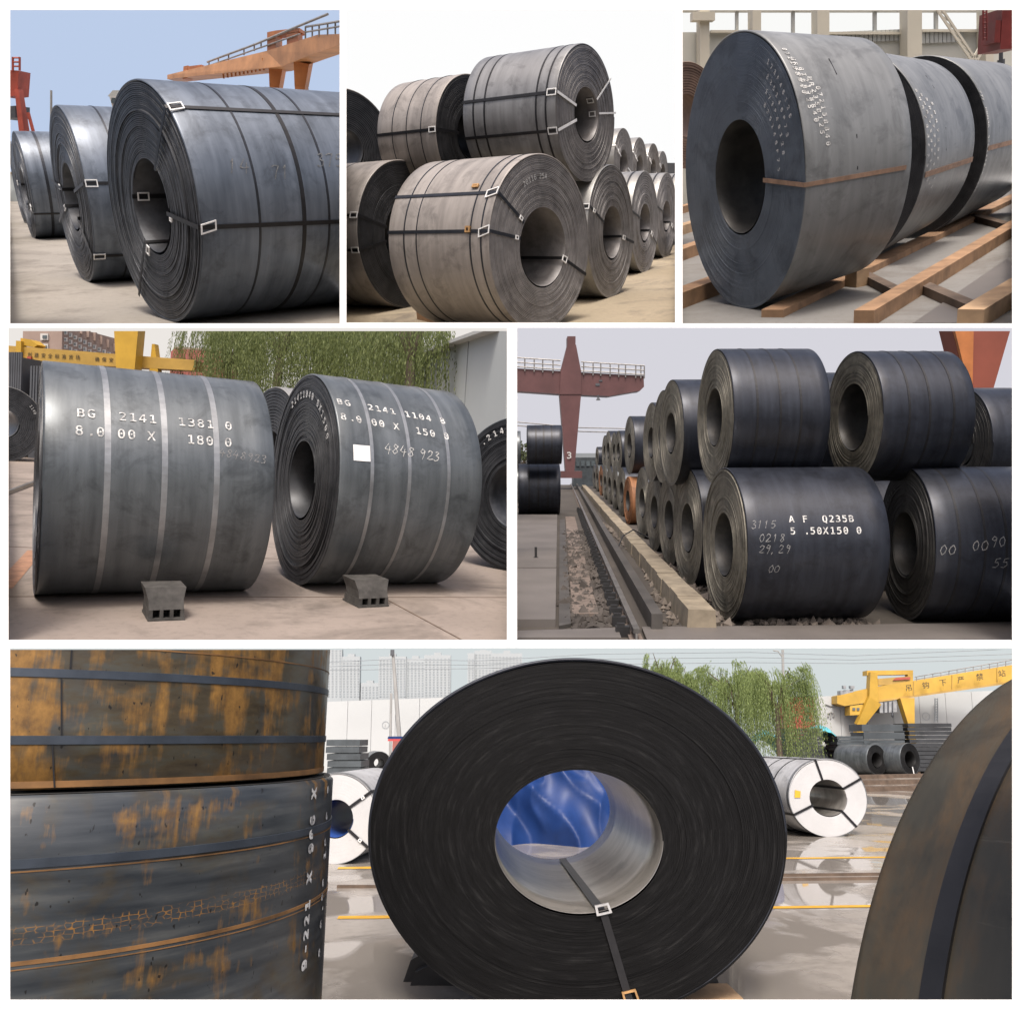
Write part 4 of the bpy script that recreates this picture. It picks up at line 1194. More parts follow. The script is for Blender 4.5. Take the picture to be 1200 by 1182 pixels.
# ================================================================== P1 surroundings
def p1_scene():
    st = P1
    # orange gantry crane, the girder coming forward to the right
    def g(u, v): return st.py(u, v, 36 - (u - 200) / 198 * 11)
    def gy(u, v, dy): return st.py(u, v, 36 - (u - 200) / 198 * 11 + dy)
    th = Thing(st, 'gantry_crane', 'orange gantry crane with railing behind the largest coil', 'crane', st.pg(330, 250) * 1 if False else (g(333, 97).x, g(333, 97).y, 0))
    m = MB()
    a, b_, c, d = g(196, 93), g(330, 78), g(372, 62), g(400, 52)
    a2, b2, c2, d2 = g(196, 88), g(312, 60), g(372, 41), g(400, 40)
    dp = Vector((0, 1.3, 0))
    for p in ((a, b_, b2, a2), (b_, c, c2, b2), (c, d, d2, c2)): m.prism(p, dp)
    th.part('girder', 'crane_orange_pale', m)
    m = MB()
    for k in range(11):
        u = 262 + k * 4.7; p = g(u, 86 - (u - 262) * .22); m.box(p + Vector((0, -.03, 0)), (.05, .05, .34))
    th.part('girder_stiffener', 'crane_orange', m, kind='stuff')
    for u in (319, 349):
        m = MB(); m.taper(g(u - 1, 100) + Vector((0, .6, 0)), g(u + 1, 70) + Vector((0, .6, 0)), .30, .5, .46, .5)
        m.taper(g(u - 1, 100) + Vector((0, .6, 0)), Vector((g(u - 1, 100).x, g(u - 1, 100).y + .6, 0)), .30, .5, .34, .5)
        th.part('leg', 'crane_orange', m)
    m = MB(); m.prism([g(313, 60), g(323, 57), g(323, 36), g(313, 38)], Vector((0, .8, 0))); m.prism([g(323, 41), g(351, 37), g(351, 33), g(323, 36)], Vector((0, .8, 0)))
    m.prism([g(336, 55), g(349, 50), g(349, 38), g(336, 40)], Vector((0, .6, 0)))
    th.part('trolley', 'crane_orange', m)
    m = MB(); m.prism([g(214, 93), g(219, 92), g(220, 77), g(215, 78)], Vector((0, .6, 0))); m.prism([g(220, 82), g(236, 80), g(236, 76), g(220, 78)], Vector((0, .6, 0))); m.prism([g(231, 88), g(248, 84), g(248, 79), g(231, 81)], Vector((0, .6, 0)))
    th.part('hoist_frame', 'crane_orange', m)
    m = MB()
    m.path([g(243, 73), g(300, 52), g(345, 33), g(384, 17)], .035, 5); m.path([g(243, 78), g(300, 58), g(352, 40)], .025, 5)
    m.path([g(358, 32), g(400, 25)], .03, 5); m.path([g(358, 38), g(400, 31)], .025, 5)
    for u in (245, 256, 268, 286, 298, 306, 358, 366, 374, 384, 393):
        t = (u - 243) / 141; v0 = 73 - 56 * t if u < 350 else 32 - (u - 358) * .17
        m.tube(g(u, v0), g(u, v0 + (9 if u < 350 else 14)), .025, None, 5)
    th.part('railing', 'rail_grey', m)
    # red crane at the left edge
    y = 34
    h = lambda u, v: st.py(u, v, y)
    th = Thing(st, 'yard_crane', 'red yard crane leg with ladder at the far left of the upper left bay', 'crane', (h(24, 150).x, y, 0))
    m = MB(); m.prism([h(6, 114), h(20, 112), h(22, 83), h(6, 82)], (0, .8, 0)); th.part('cab', 'crane_red', m)
    m = MB(); m.taper(h(29, 158), h(22, 105), .19, .4, .15, .3); m.taper(h(40, 158), h(33, 132), .08, .1, .08, .1); m.taper((h(29, 158).x, y, 0), h(29, 158), .28, .5, .28, .5); th.part('leg', 'crane_red', m)
    m = MB(); m.prism([h(6, 140), h(18, 138), h(18, 124), h(6, 125)], (0, 1., 0)); th.part('counterweight', 'container_dark', m)
    m = MB()
    for u in (15, 23):
        m.tube(h(u, 83), h(u, 67), .04, None, 5)
    for v in (68, 73, 78): m.tube(h(15, v), h(23, v), .03, None, 5)
    th.part('ladder', 'crane_red', m)
    m = MB()
    m.tube((st.gx(60, 30), 30, 0), st.py(60, 106, 30), .05, .035, 8)
    one(st, 'lamp_post', 'thin grey post standing behind the second coil, upper left bay', 'post', m, 'pole_grey', (st.gx(60, 30), 30, 0))
    # small house and tree behind
    y = 37
    th = Thing(st, 'small_house', 'small pale house with green roof peeping between two coils', 'house', (st.py(138, 125, y).x, y, 0))
    hp = lambda u, v: st.py(u, v, y)
    m = MB(); m.prism([(hp(128, 0).x, y, 0), (hp(152, 0).x, y, 0), hp(152, 113), hp(128, 113)], (0, 2, 0)); th.part('wall', 'window_light', m)
    m = MB(); m.prism([hp(126, 113), hp(154, 113), hp(148, 106), hp(132, 106)], (0, 2.2, 0)); th.part('roof', 'hall_panel', m)
    m = MB(); m.prism([hp(131, 121), hp(135, 121), hp(135, 115), hp(131, 115)], (0, -.05, 0)); th.part('window', 'window_dark', m)
    bushy(st, (st.py(135, 120, 39).x, 39, 0), st.py(135, 98, 39).z, .9, 260, 'small dark tree top above the pale house roof', seed=5)
    th = Thing(st, 'boundary_wall', 'low pale wall on the far side of the upper left yard', 'wall', (-10, 39.6, 0))
    m = MB(); m.prism([(-40, 39.4, 0), (20, 39.4, 0), (20, 39.4, 1.1), (-40, 39.4, 1.1)], (0, .2, 0)); th.part('panel', 'wall_pale', m)
    m = MB(); m.prism([(-40, 39.35, 1.1), (20, 39.35, 1.1), (20, 39.35, 1.2), (-40, 39.35, 1.2)], (0, .3, 0)); th.part('capping', 'kerb_stone', m)

def bushy(st, base, H, W, n, label, mat='tree_leaf', seed=2, leaf=.09, cat='tree', name='leafy_tree', group=None):
    rg = np.random.default_rng(seed)
    th = Thing(st, name, label, cat, base, group)
    bx, by, bz = base
    m = MB(); m.tube((bx, by, bz), (bx, by, bz + H * .6), H * .03, H * .015, 7)
    for i in range(6):
        a = i * 1.05; m.tube((bx, by, bz + H * .5), (bx + math.cos(a) * W * .5, by + math.sin(a) * W * .5, bz + H * .8), H * .012, H * .005, 5)
    th.part('trunk', 'bark', m)
    mb = MB()
    cl = [(Vector((rg.normal(0, W * .35), rg.normal(0, W * .35), H * (.72 + rg.normal(0, .1)))), W * rg.uniform(.18, .32)) for _ in range(9)]
    for _ in range(n):
        c, r_ = cl[rg.integers(len(cl))]
        d = Vector(rg.normal(0, 1, 3)); d = d.normalized() * r_ * rg.uniform(.6, 1)
        p = Vector(base) + c + d
        a, b_ = Vector(rg.normal(0, 1, 3)).normalized() * leaf, Vector(rg.normal(0, 1, 3)).normalized() * leaf * .6
        mb.quad(p - a, p + b_, p + a, p - b_)
    th.part('crown', mat, mb, kind='stuff')

def stones(st, quad, n, size, mat, label, cat, seed=1, name='gravel', h=0., up=.3):
    rg = np.random.default_rng(seed); m = MB()
    A, B, C, D = [Vector(p) for p in quad]
    for _ in range(n):
        s_, t = rg.uniform(), rg.uniform()
        p = (A.lerp(B, s_)).lerp(D.lerp(C, s_), t)
        r_ = rg.uniform(*size) * (1 + rg.exponential(.25))
        sc = rg.uniform(.6, 1.3, 3) * r_
        pts = [Vector((sc[0], 0, 0)), Vector((0, sc[1], 0)), Vector((-sc[0], 0, 0)), Vector((0, -sc[1], 0)), Vector((0, 0, sc[2])), Vector((0, 0, -sc[2]))]
        rot = Matrix.Rotation(rg.uniform(0, 6.3), 3, 'Z') @ Matrix.Rotation(rg.uniform(-.6, .6), 3, 'X')
        c = p + Vector((0, 0, h + r_ * up))
        m.add([rot @ q + c for q in pts], [(0, 1, 4), (1, 2, 4), (2, 3, 4), (3, 0, 4), (1, 0, 5), (2, 1, 5), (3, 2, 5), (0, 3, 5)])
    o = m.build(name, mat); tag(o, label, cat, kind='stuff'); st.put(o)
    return o
p1_scene()

# ================================================================== P2 surroundings
def p2_scene():
    st = P2
    for k, (u, v, w) in enumerate(((418, 349, 30), (441, 357, 24), (512, 377, 20))):
        p = st.pg(u, v); m = MB()
        m.box(p + Vector((0, .15, .07)), (.20 + w * .006, .5, .16), .55); m.box(p + Vector((.05, .12, .17)), (.16 + w * .003, .42, .05), .7)
        one(st, 'timber_block', 'brown timber block wedged under the pile, %s' % ('leftmost at the bay edge', 'second from the left edge', 'in front of the brown grey coil')[k], 'timber', m, 'wood_brown', p)
    p = st.py(786, 200, 46)
    m = MB(); m.prism([(p.x - 2, 46, 0), (p.x + 3, 46, 0), (p.x + 3, 46, 2.0), (p.x - 2, 46, 2.3)], (0, 2, 0))
    one(st, 'shed', 'low dark shed at the far right end of the coil rows', 'shed', m, 'container_dark', (p.x, 46, 0))
p2_scene()

# ================================================================== P3 surroundings: the hall
def p3_scene():
    st = P3
    y = 21.
    h = lambda u, v, dy=0.: st.py(u, v, y + dy)
    th = Thing(st, 'hall_wall', 'cream rear wall of the hall with tall windows and columns', 'wall', (h(990, 200).x, y, 0))
    gp = lambda u: Vector((h(u, 150).x, y, -.3))
    # wall below the windows, in bays
    def pan(name, mat, u0, u1, v0, v1, dy=0., t=.25):
        m = MB(); m.prism([h(u0, v1, dy), h(u1, v1, dy), h(u1, v0, dy), h(u0, v0, dy)], (0, t, 0)); return th.part(name, mat, m)
    pan('wall_panel', 'hall_cream', 770, 886, 38, 330); pan('wall_panel', 'hall_cream', 886, 965, 50, 330); pan('wall_panel', 'hall_cream', 965, 1072, 40, 330); pan('wall_panel', 'hall_cream', 1072, 1200, 37, 330)
    pan('lintel', 'hall_cream', 770, 1200, 2, 13)
    for u0, u1 in ((968, 1066), (1080, 1130)):
        for k in range(int((u1 - u0) / 5)):
            pan('cladding_sheet', 'hall_panel', u0 + 5 * k, u0 + 5 * k + 4.2, 38 - k * .2, 51 - k * .2, -.06, .05)
    for u, w in ((826, 11), (887, 10), (965, 14), (1072, 17), (1160, 9)):
        pan('column', 'hall_column', u - w / 2, u + w / 2, 0, 330, -.45, .4)
    for u, v in ((864, 37), (930, 48), (1026, 38), (1098, 36)):
        pan('mullion', 'hall_panel', u - 1.6, u + 1.6, 8, v, .05, .1)
    for u0, u1, v in ((833, 882, 37), (893, 958, 49), (972, 1064, 39), (1081, 1150, 36)):
        pan('sill', 'hall_column', u0, u1, v - 1.5, v + 1.5, -.12, .12)
    pan('bracket', 'hall_column', 812, 838, 14, 24, -.55, .3)
    # lattice braces and the red machine
    y2 = 17.
    g = lambda u, v: st.py(u, v, y2)
    th = Thing(st, 'lattice_brace', 'pale lattice brace crossing in front of the hall wall', 'brace', (g(1130, 80).x, y2, 0))
    for (u0, v0, u1, v1) in ((1100, 10, 1150, 84), (1176, 10, 1135, 84)):
        m = MB()
        for o_ in (-3, 3):
            m.bar(g(u0 + o_, v0), g(u1 + o_, v1), .035)
        for k in range(9):
            t = k / 9; t2 = (k + 1) / 9
            m.bar(g(u0 - 3 + (u1 - u0) * t, v0 + (v1 - v0) * t), g(u0 + 3 + (u1 - u0) * t2, v0 + (v1 - v0) * t2), .02)
        m.bar(g(u1, v1), Vector((g(u1, v1).x, y2, 0)), .04)
        th.part('lattice_bar', 'hall_column', m)
    y3 = 15.
    q = lambda u, v: st.py(u, v, y3)
    th = Thing(st, 'overhead_hoist', 'red hoist block hanging with its hook rod at the right of the hall', 'hoist', q(1174, 95))
    m = MB(); m.prism([q(1172, 58), q(1196, 57), q(1196, 8), q(1175, 10)], (0, .7, 0)); m.prism([q(1165, 50), q(1172, 50), q(1173, 24), q(1167, 24)], (0, .4, 0)); th.part('block', 'red_machine', m)
    m = MB(); m.tube(q(1173, 62), q(1173, 84), .03, None, 7); m.tube(q(1173, 70), q(1173, 76), .055, None, 7); m.tube(q(1172, 84), q(1171, 96), .055, .045, 7); th.part('hook_rod', 'container_dark', m)
    m = MB()
    for u in (1152, 1156): m.tube(q(u, 12), q(u, 48), .015, None, 5)
    for k in range(6): m.tube(q(1152, 15 + 6 * k), q(1156, 15 + 6 * k), .012, None, 5)
    th.part('ladder', 'red_machine', m)
    m = MB(); p = q(806, 150)
    # timbers on the floor
    def beam(p0, p1, w, hh, mat, lab, z=0.):
        m = MB(); a = Vector((p0.x, p0.y, z + hh / 2)); b_ = Vector((p1.x, p1.y, z + hh / 2)); m.bar(a, b_, w, hh)
        one(st, 'timber_beam', lab, 'timber', m, mat, (a + b_) / 2 - Vector((0, 0, hh / 2)))
    G = st.pg
    beam(G(1012, 382), G(1195, 268), .14, .11, 'wood_brown', 'long brown timber running diagonally across the hall floor at the right')
    beam(G(1136, 384), G(1200, 343), .16, .12, 'wood_pale', 'pale timber in the bottom right corner of the hall')
    beam(G(905, 372), G(1192, 232), .18, .06, 'wood_brown', 'brown timber bearer running beneath the three hall coils')
    beam(G(1012, 328), G(1058, 352), .09, .07, 'wood_dark', 'short dark cross timber beside the nearest hall coil', )
    beam(G(1078, 340), G(1150, 372), .10, .07, 'wood_dark', 'short dark cross timber between the two diagonal timbers')
    beam(G(1142, 258), G(1180, 269), .10, .07, 'wood_dark', 'short dark cross timber near the far end of the hall floor')
    m = MB(); p = G(1004, 335); m.box(p + Vector((0, 0, .07)), (.14, .14, .16), .4)
    one(st, 'timber_block', 'small timber block end on beside the nearest hall coil', 'timber', m, 'wood_pale', p)
    for k, (v, mat) in enumerate(((212, 'wood_dark'), (230, 'wood_brown'), (250, 'wood_brown'), (275, 'wood_pale'), (305, 'wood_brown'), (360, 'wood_brown'))):
        words = ('farthest', 'second farthest', 'third farthest', 'third nearest', 'second nearest', 'nearest')
        beam(G(778, v + 6), G(850, v - 12 - k * 2), .2, .14, mat, 'timber on the floor left of the nearest hall coil, %s of six' % words[k])
    y4 = 12.5
    c = coil_px(st, 776, 834, 72, 196, 1.9, y=y4, rb=.4, L=1.4, q=.8, body='steel_rusty2', edge='steel_rusty2', n=12, seg=64, label='rust brown coil half hidden at the left edge of the hall')
    m = MB()
    pl = [G(1070, 381), G(1180, 305), G(1205, 330), G(1130, 381)]
    m.prism([p + Vector((0, 0, .004)) for p in pl], (0, 0, .012)); one(st, 'floor_plate', 'pale steel plate lying between the hall timbers', 'plate', m, 'plate_grey', pl[0])
steel('steel_rusty2', (.10, .06, .045), (.19, .12, .085), .7, 0., .3)
p3_scene()

# ================================================================== P4 surroundings
def p4_scene():
    st = P4
    G = st.pg
    # iron chocks with three pockets
    for k, (u0, u1, v0, v1, lab) in enumerate(((171, 222, 688, 734, 'grey iron chock with three pockets in front of the side on coil'),
                                              (424, 466, 679, 717, 'grey iron chock with three pockets in front of the coil with the paper tag'))):
        a, b_ = G(u0 + 4, v1), G(u1, v1 - 2)
        th = Thing(st, 'coil_chock', lab, 'chock', (a + b_) / 2, 'chocks under the coils')
        ex = (b_ - a); w = ex.length; ex.normalize(); ey = Vector((-ex.y, ex.x, 0)); c = (a + b_) / 2 + ey * .16
        H = st.zspan(c.x, c.y, v0 + 1) * .98; up_ = Vector((0, 0, 1))
        T = lambda x, y, z: c + ex * x * w + ey * y + Vector((0, 0, z))
        m = MB()
        m.prism([T(-.45, 0, H * .34), T(.45, 0, H * .34), T(.44, .02, H * .62), T(.52, .05, H), T(-.54, .05, H), T(-.46, .02, H * .62)], ey * .26)
        th.part('saddle', 'chock_iron', m)
        m = MB()
        for x0, x1 in ((-.46, -.35), (-.17, -.08), (.09, .18), (.36, .46)):
            m.prism([T(x0, 0, H * .08), T(x1, 0, H * .08), T(x1, 0, H * .34), T(x0, 0, H * .34)], ey * .30)
        m.prism([T(-.47, -.012, 0), T(.47, -.012, 0), T(.47, -.012, H * .08), T(-.47, -.012, H * .08)], ey * .34)
        m.prism([T(-.44, .12, H * .08), T(.44, .12, H * .08), T(.44, .12, H * .34), T(-.44, .12, H * .34)], ey * .02)
        th.part('foot', 'chock_iron', m)
    # joints of the slab and the painted mark
    for k, (a, b_) in enumerate(((G(0, 697 + 2), G(600, 700)), (G(430, 690), G(560, 760)), (G(0, 640), G(330, 655)))):
        m = MB(); d = (b_ - a).normalized(); s_ = Vector((-d.y, d.x, 0)) * .006
        m.hexa([p + Vector((0, 0, z)) for z in (-.01, .003) for p in (a - s_, b_ - s_, b_ + s_, a + s_)])
        o = m.build('slab_joint', 'wood_dark'); tag(o, kind='structure'); st.put(o)
    for a, b_, w in ((G(2, 690), G(42, 645), .07),):
        m = MB(); d = (b_ - a).normalized(); s_ = Vector((-d.y, d.x, 0)) * w
        m.quad(*[p + Vector((0, 0, .004)) for p in (a - s_, b_ - s_, b_ + s_, a + s_)])
        o = m.build('road_marking', 'paint_orange'); tag(o, kind='structure'); st.put(o)
    m = MB(); a, b_ = G(0, 583), G(60, 560)
    m.bar(a + Vector((0, 0, .03)), b_ + Vector((0, 0, .03)), .06, .07); one(st, 'track_rail', 'steel rail crossing the ground left of the side on coil', 'rail', m, 'rail_steel', a)
    # yellow gantry crane
    y = 27.
    h = lambda u, v: st.py(u, v, y - (u - 20) * .004)
    g0 = lambda u: Vector((h(u, 430).x, h(u, 430).y, 0))
    th = Thing(st, 'gantry_crane', 'yellow gantry crane with lettered girder behind the side on coil', 'crane', g0(150))
    m = MB(); m.prism([h(4, 423), h(228, 434), h(228, 423), h(4, 407)], (0, .8, 0)); th.part('girder', 'crane_yellow_dull', m)
    m = MB(); m.prism([h(4, 408), h(228, 424), h(228, 422), h(4, 404.5)], (0, 1., 0)); th.part('walkway', 'crane_yellow_dull', m)
    m = MB(); m.taper(g0(25), h(25, 400), .22, .3, .16, .3); th.part('leg', 'crane_yellow', m)
    m = MB(); m.taper(g0(34), h(33, 420), .1, .1, .1, .1); th.part('leg', 'crane_red', m)
    m = MB(); m.prism([g0(145), g0(166), h(166, 436), h(171, 380), h(142, 380), h(145, 436)], (0, -.5, 0)); th.part('tower_leg', 'crane_yellow', m)
    m = MB(); m.prism([g0(174), g0(186), h(185, 434), h(181, 403), h(178, 403), h(175, 434)], (0, .3, 0)); th.part('pylon', 'crane_yellow', m)
    m = MB(); m.prism([h(24, 396), h(36, 398), h(44, 404), h(40, 407), h(24, 404)], (0, .5, 0)); th.part('cab', 'crane_yellow', m)
    m = MB(); m.box(h(34, 428), (.22, .2, .26)); m.box(h(36, 421), (.12, .2, .16)); th.part('hoist', 'crane_red', m)
    d = h(228, 428) - h(4, 415); up = (0, 0, 1)
    lettering(th, '创建安全标准货场', h(31, 417.6) + Vector((0, -.02, 0)), d, up, .155, 'letter_dark', .235, .006)
    lettering(th, '确保安全', h(110, 423.0) + Vector((0, -.02, 0)), d, up, .155, 'letter_dark', .235, .006)
    # apartment block far behind, receding to the right
    th = Thing(st, 'apartment_block', 'brown apartment block with rows of windows above the crane girder', 'building', (st.py(80, 440, 36).x, 36, 0))
    yy = lambda u: 34 + (u - 73) * .085 if u > 73 else 34
    fa, fb = st.py(73, 410, 34), st.py(140, 410, 38.8)
    def q(u, v, dy=0.):
        if u <= 73: return st.py(u, v, 34 + dy)
        d_ = st.ray(u, v); e_ = fb - fa
        k_ = (fa.x * e_.y - fa.y * e_.x) / (d_.x * e_.y - d_.y * e_.x)
        return Vector((d_.x * k_, d_.y * k_ + dy, st.hc + d_.z * k_))
    q0 = lambda u: Vector((q(u, 430).x, q(u, 430).y, 0))
    m = MB(); m.prism([q0(27), q0(73), q(73, 380), q(27, 380)], (0, 6, 0)); th.part('wall', 'brick_dull', m)
    m = MB(); m.prism([q0(73), q0(140), q(140, 417), q(73, 383)], (0, 2, 0)); th.part('wall', 'brick_dull', m)
    def win(u0, u1, v0, v1, mat='window_dark'):
        m = MB(); m.prism([q(u0, v1, -.02), q(u1, v1, -.02), q(u1, v0, -.02), q(u0, v0, -.02)], (0, -.05, 0)); 
        f = th.part('window', 'window_light', m)
        m = MB(); e = .22 * (u1 - u0); m.prism([q(u0 + e, v1 - e, -.08), q(u1 - e, v1 - e, -.08), q(u1 - e, v0 + e, -.08), q(u0 + e, v0 + e, -.08)], (0, -.02, 0)); th.part('pane', mat, m, f)
    for v in (391, 403, 414): win(48, 57, v, v + 7.5)
    for k in range(11):
        u = 76 + k * 5.6
        for r_ in range(5):
            v = 386 + (u - 73) * .5 + r_ * 8.2
            if v < 424 - .0 * u: win(u, u + 3.6, v, v + 4.8)
    m = MB()
    for k in range(7): p = q(80 + k * 8, 383 + k * 4.2); m.box(p + Vector((0, .5, .1)), (.14, .14, .35))
    th.part('chimney', 'brick_dull', m, kind='stuff')
    th = Thing(st, 'red_building', 'dull red building beside the small yellow pylon', 'building', (st.py(218, 430, 37).x, 37, 0))
    q = lambda u, v: st.py(u, v, 37.)
    m = MB(); m.prism([Vector((q(200, 420).x, 37, 0)), Vector((q(262, 420).x, 37, 0)), q(262, 412), q(205, 408), q(200, 412)], (0, 2, 0)); th.part('wall', 'brick_red', m)
    m = MB(); m.prism([q(203, 408.5), q(262, 412.5), q(262, 410), q(206, 406)], (0, 2.1, 0)); th.part('roof', 'brick_dull', m)
    # containers
    for k, (u0, u1, v0) in enumerate(((6, 27, 419), (36, 62, 435))):
        q = lambda u, v: st.py(u, v, 25.)
        m = MB(); m.prism([Vector((q(u0, 430).x, 25, 0)), Vector((q(u1, 430).x, 25, 0)), q(u1, v0), q(u0, v0)], (0, 2, 0))
        for i in range(8):
            uu = u0 + (u1 - u0) * (i + .5) / 8; p = q(uu, v0 + 8); m.box(p + Vector((0, -.03, -.3)), (.05, .06, 1.3))
        one(st, 'container', 'dark container %s' % ('at the left edge below the crane girder', 'between crane leg and side on coil')[k], 'container', m, 'container_dark', (q(u0, 430).x, 25, 0))
    # long pale wall at the right behind the willows
    th = Thing(st, 'boundary_wall', 'long pale grey wall at the right behind the willow branches', 'wall', (0, 24, 0))
    a, b_ = st.py(440, 430, 34), st.py(600, 380, 15)
    za, zb = st.py(440, 436, 34).z, st.py(600, 383, 15).z
    n = 6
    for i in range(n):
        t0, t1 = i / n, (i + 1) / n - .004
        p0, p1 = a.lerp(b_, t0), a.lerp(b_, t1); m = MB()
        z = za + (zb - za) * .5
        m.prism([Vector((p0.x, p0.y, 0)), Vector((p1.x, p1.y, 0)), Vector((p1.x, p1.y, za + (zb - za) * t1)), Vector((p0.x, p0.y, za + (zb - za) * t0))], (.2, .15, 0)); th.part('wall_panel', 'wall_pale', m)
    m = MB(); m.bar(Vector((a.x, a.y - .1, za + .03)), Vector((b_.x, b_.y - .1, zb + .03)), .4, .07); th.part('capping', 'hall_panel', m)
    for k, (u, yy_, H, W, n) in enumerate(((272, 27, 5.4, 3.0, 700), (318, 24, 6.0, 3.6, 1000), (378, 25, 6.3, 4.2, 1100), (436, 22, 5.8, 3.6, 950), (484, 19.5, 5.6, 2.6, 420))):
        p = st.pg(u, 540); x = st.py(u, 450, yy_).x
        willow(st, (x, yy_, 0), H, W, n, 'weeping willow hanging over the pale wall, %s from the left of five' % ('first', 'second', 'third', 'fourth', 'fifth')[k], 'willow_leaf', (.22, .72), .027, 20 + k, 'willows by the pale wall', 44)
    m = MB(); p0 = st.py(0, 520, 30)
    th = Thing(st, 'low_wall', 'low grey wall at the far side of the middle left yard', 'wall', (0, 38, 0))
    m = MB(); m.prism([(-32, 38, 0), (20, 38, 0), (20, 38, 1.5), (-32, 38, 1.5)], (0, .3, 0)); th.part('wall_panel', 'wall_pale', m)
    m = MB(); m.prism([(-32, 37.9, 1.5), (20, 37.9, 1.5), (20, 37.9, 1.6), (-32, 37.9, 1.6)], (0, .5, 0)); th.part('capping', 'kerb_stone', m)
p4_scene()

# ================================================================== P5 surroundings
def p5_scene():
    st = P5; G = st.pg
    up = Vector((0, 0, 1))
    # running rail on chairs
    a, b_ = G(746, 753), G(667, 563)
    th = Thing(st, 'crane_rail', 'worn steel crane rail running away between slabs and kerb', 'rail', a)
    d = (b_ - a).normalized(); s_ = Vector((-d.y, d.x, 0))
    def strip(off, z, w, h_, a_=a, b2=b_):
        m = MB(); m.bar(a_ - s_ * off + up * z, b2 - s_ * off + up * z, w, h_); return m
    th.part('rail_head', 'rail_steel', strip(0, .13, .07, .05)); th.part('rail_web', 'rail_grey', strip(0, .07, .022, .08)); th.part('rail_foot', 'sleeper', strip(0, .02, .15, .03))
    L = (b_ - a).length; k = 0; t = .35
    while t < 26:
        m = MB(); p = a + d * t + s_ * .13; m.box(p + up * .06, (.16, .12, .12), math.atan2(d.y, d.x) - math.pi / 2)
        m.box(p + up * .13 + s_ * .02, (.09, .05, .05), math.atan2(d.y, d.x) - math.pi / 2)
        th.part('rail_chair', 'rubber', m); t += .62 + .01 * t; k += 1
    # guard timber right of the rail
    a2, b2 = G(770, 742), G(674, 566)
    m = MB(); d2 = (b2 - a2).normalized(); m.bar(a2 + up * .11, b2 + up * .11, .13, .24)
    one(st, 'guard_beam', 'dark steel guard beam alongside the crane rail', 'beam', m, 'guard_dark', a2)
    # concrete footing strip left of the rail
    for i in range(9):
        t0, t1 = 1.6 + i * 2.2, 1.6 + i * 2.2 + 2.14
        m = MB(); p0, p1 = a + d * t0 + s_ * .52, a + d * t1 + s_ * .52; m.bar(p0 + up * .015, p1 + up * .015, .34, .05)
        o = m.build('footing_slab', 'sleeper'); st.put(o); tag(o, kind='structure')
    # kerb wall of rough blocks
    a3, b3 = G(822, 740), G(684, 572)
    th = Thing(st, 'stone_kerb', 'rough pale stone kerb wall between the rail and the coils', 'kerb', a3)
    d3 = (b3 - a3).normalized(); s3 = Vector((-d3.y, d3.x, 0)); L3 = (b3 - a3).length
    rg = np.random.default_rng(5); t = 0.; 
    while t < L3 - .5:
        ln = rg.uniform(.55, 1.1) * (1 + t * .04); p0, p1 = a3 + d3 * t, a3 + d3 * min(L3, t + ln - .006)
        m = MB(); w = .34 + rg.uniform(-.012, .012); hh = .26 + rg.uniform(-.01, .01); o_ = rg.uniform(-.008, .008)
        pts = []
        for z, ww in ((0, w), (hh, w * .9)):
            for p, s2 in ((p0, -1), (p1, -1), (p1, 1), (p0, 1)): pts.append(p + s3 * (s2 * ww / 2 + o_) + up * (z + (rg.uniform(-.008, .008) if z else 0)) + d3 * rg.uniform(-.002, .002))
        m.hexa(pts); th.part('kerb_block', 'kerb_stone', m); t += ln
    # cable looped over the kerb
    m = MB(); pts = [G(722, 648) + up * .02, G(730, 642) + up * .28, G(742, 638) + up * .36, G(757, 637) + up * .18, G(775, 637) + up * .03]
    m.path(pts, .015, 6); one(st, 'cable', 'thin black cable looped over the stone kerb', 'cable', m, 'rubber', pts[0])
    # steel plates on the left
    def plate(pts, t, mat, lab, z=0.):
        m = MB(); m.prism([Vector(p) + up * z for p in pts], up * t)
        return one(st, 'steel_plate', lab, 'plate', m, mat, Vector(pts[0]) + up * z)
    plate([G(596, 735), G(651, 735), G(652, 672), G(600, 672)], .10, 'plate_grey', 'flat grey steel plate lying left of the rails, nearer of two')
    plate([G(600, 671), G(652, 671), G(653, 606), G(606, 606)], .10, 'plate_grey', 'flat grey steel plate lying left of the rails, farther of two')
    plate([G(655, 738), G(669, 735), G(662, 610), G(656, 610)], .05, 'guard_dark', 'narrow dark plate strip beside the flat grey plates')
    plate([G(596, 753), G(728, 753), G(724, 741), G(596, 745)], .06, 'plate_grey', 'pale plate at the bottom left corner in front of the rail end')
    plate([G(758, 754), G(1200, 754), G(1200, 733), G(975, 737), G(752, 739)], .05, 'plate_grey', 'wide grey slab along the bottom right foreground')
    m = MB(); p = G(628, 659); m.box(p + up * .2, (.05, .05, .22)); m.box(p + up * .1, (.09, .07, .02)); one(st, 'steel_peg', 'small dark peg standing on the flat plates', 'peg', m, 'rubber', p)
    # ballast and rubble
    stones(st, [G(778, 735), G(1030, 735), G(900, 700), G(745, 640)], 1500, (.02, .06), 'stone', 'rubble and gravel along the foot of the coil stacks', 'gravel', seed=31)
    stones(st, [G(705, 612), G(745, 640), G(790, 690), G(752, 662)], 900, (.02, .06), 'stone', 'gravel between the kerb and the far coils', 'gravel', seed=32)
    stones(st, [G(660, 740), G(735, 740), G(690, 622), G(662, 622)], 1400, (.02, .055), 'stone_dark', 'dark ballast left of the crane rail', 'gravel', seed=33)
    # far gantry crane with number 3
    y = 62.
    h = lambda u, v: st.py(u, v, y)
    base = Vector((h(669, 552).x, y, 0))
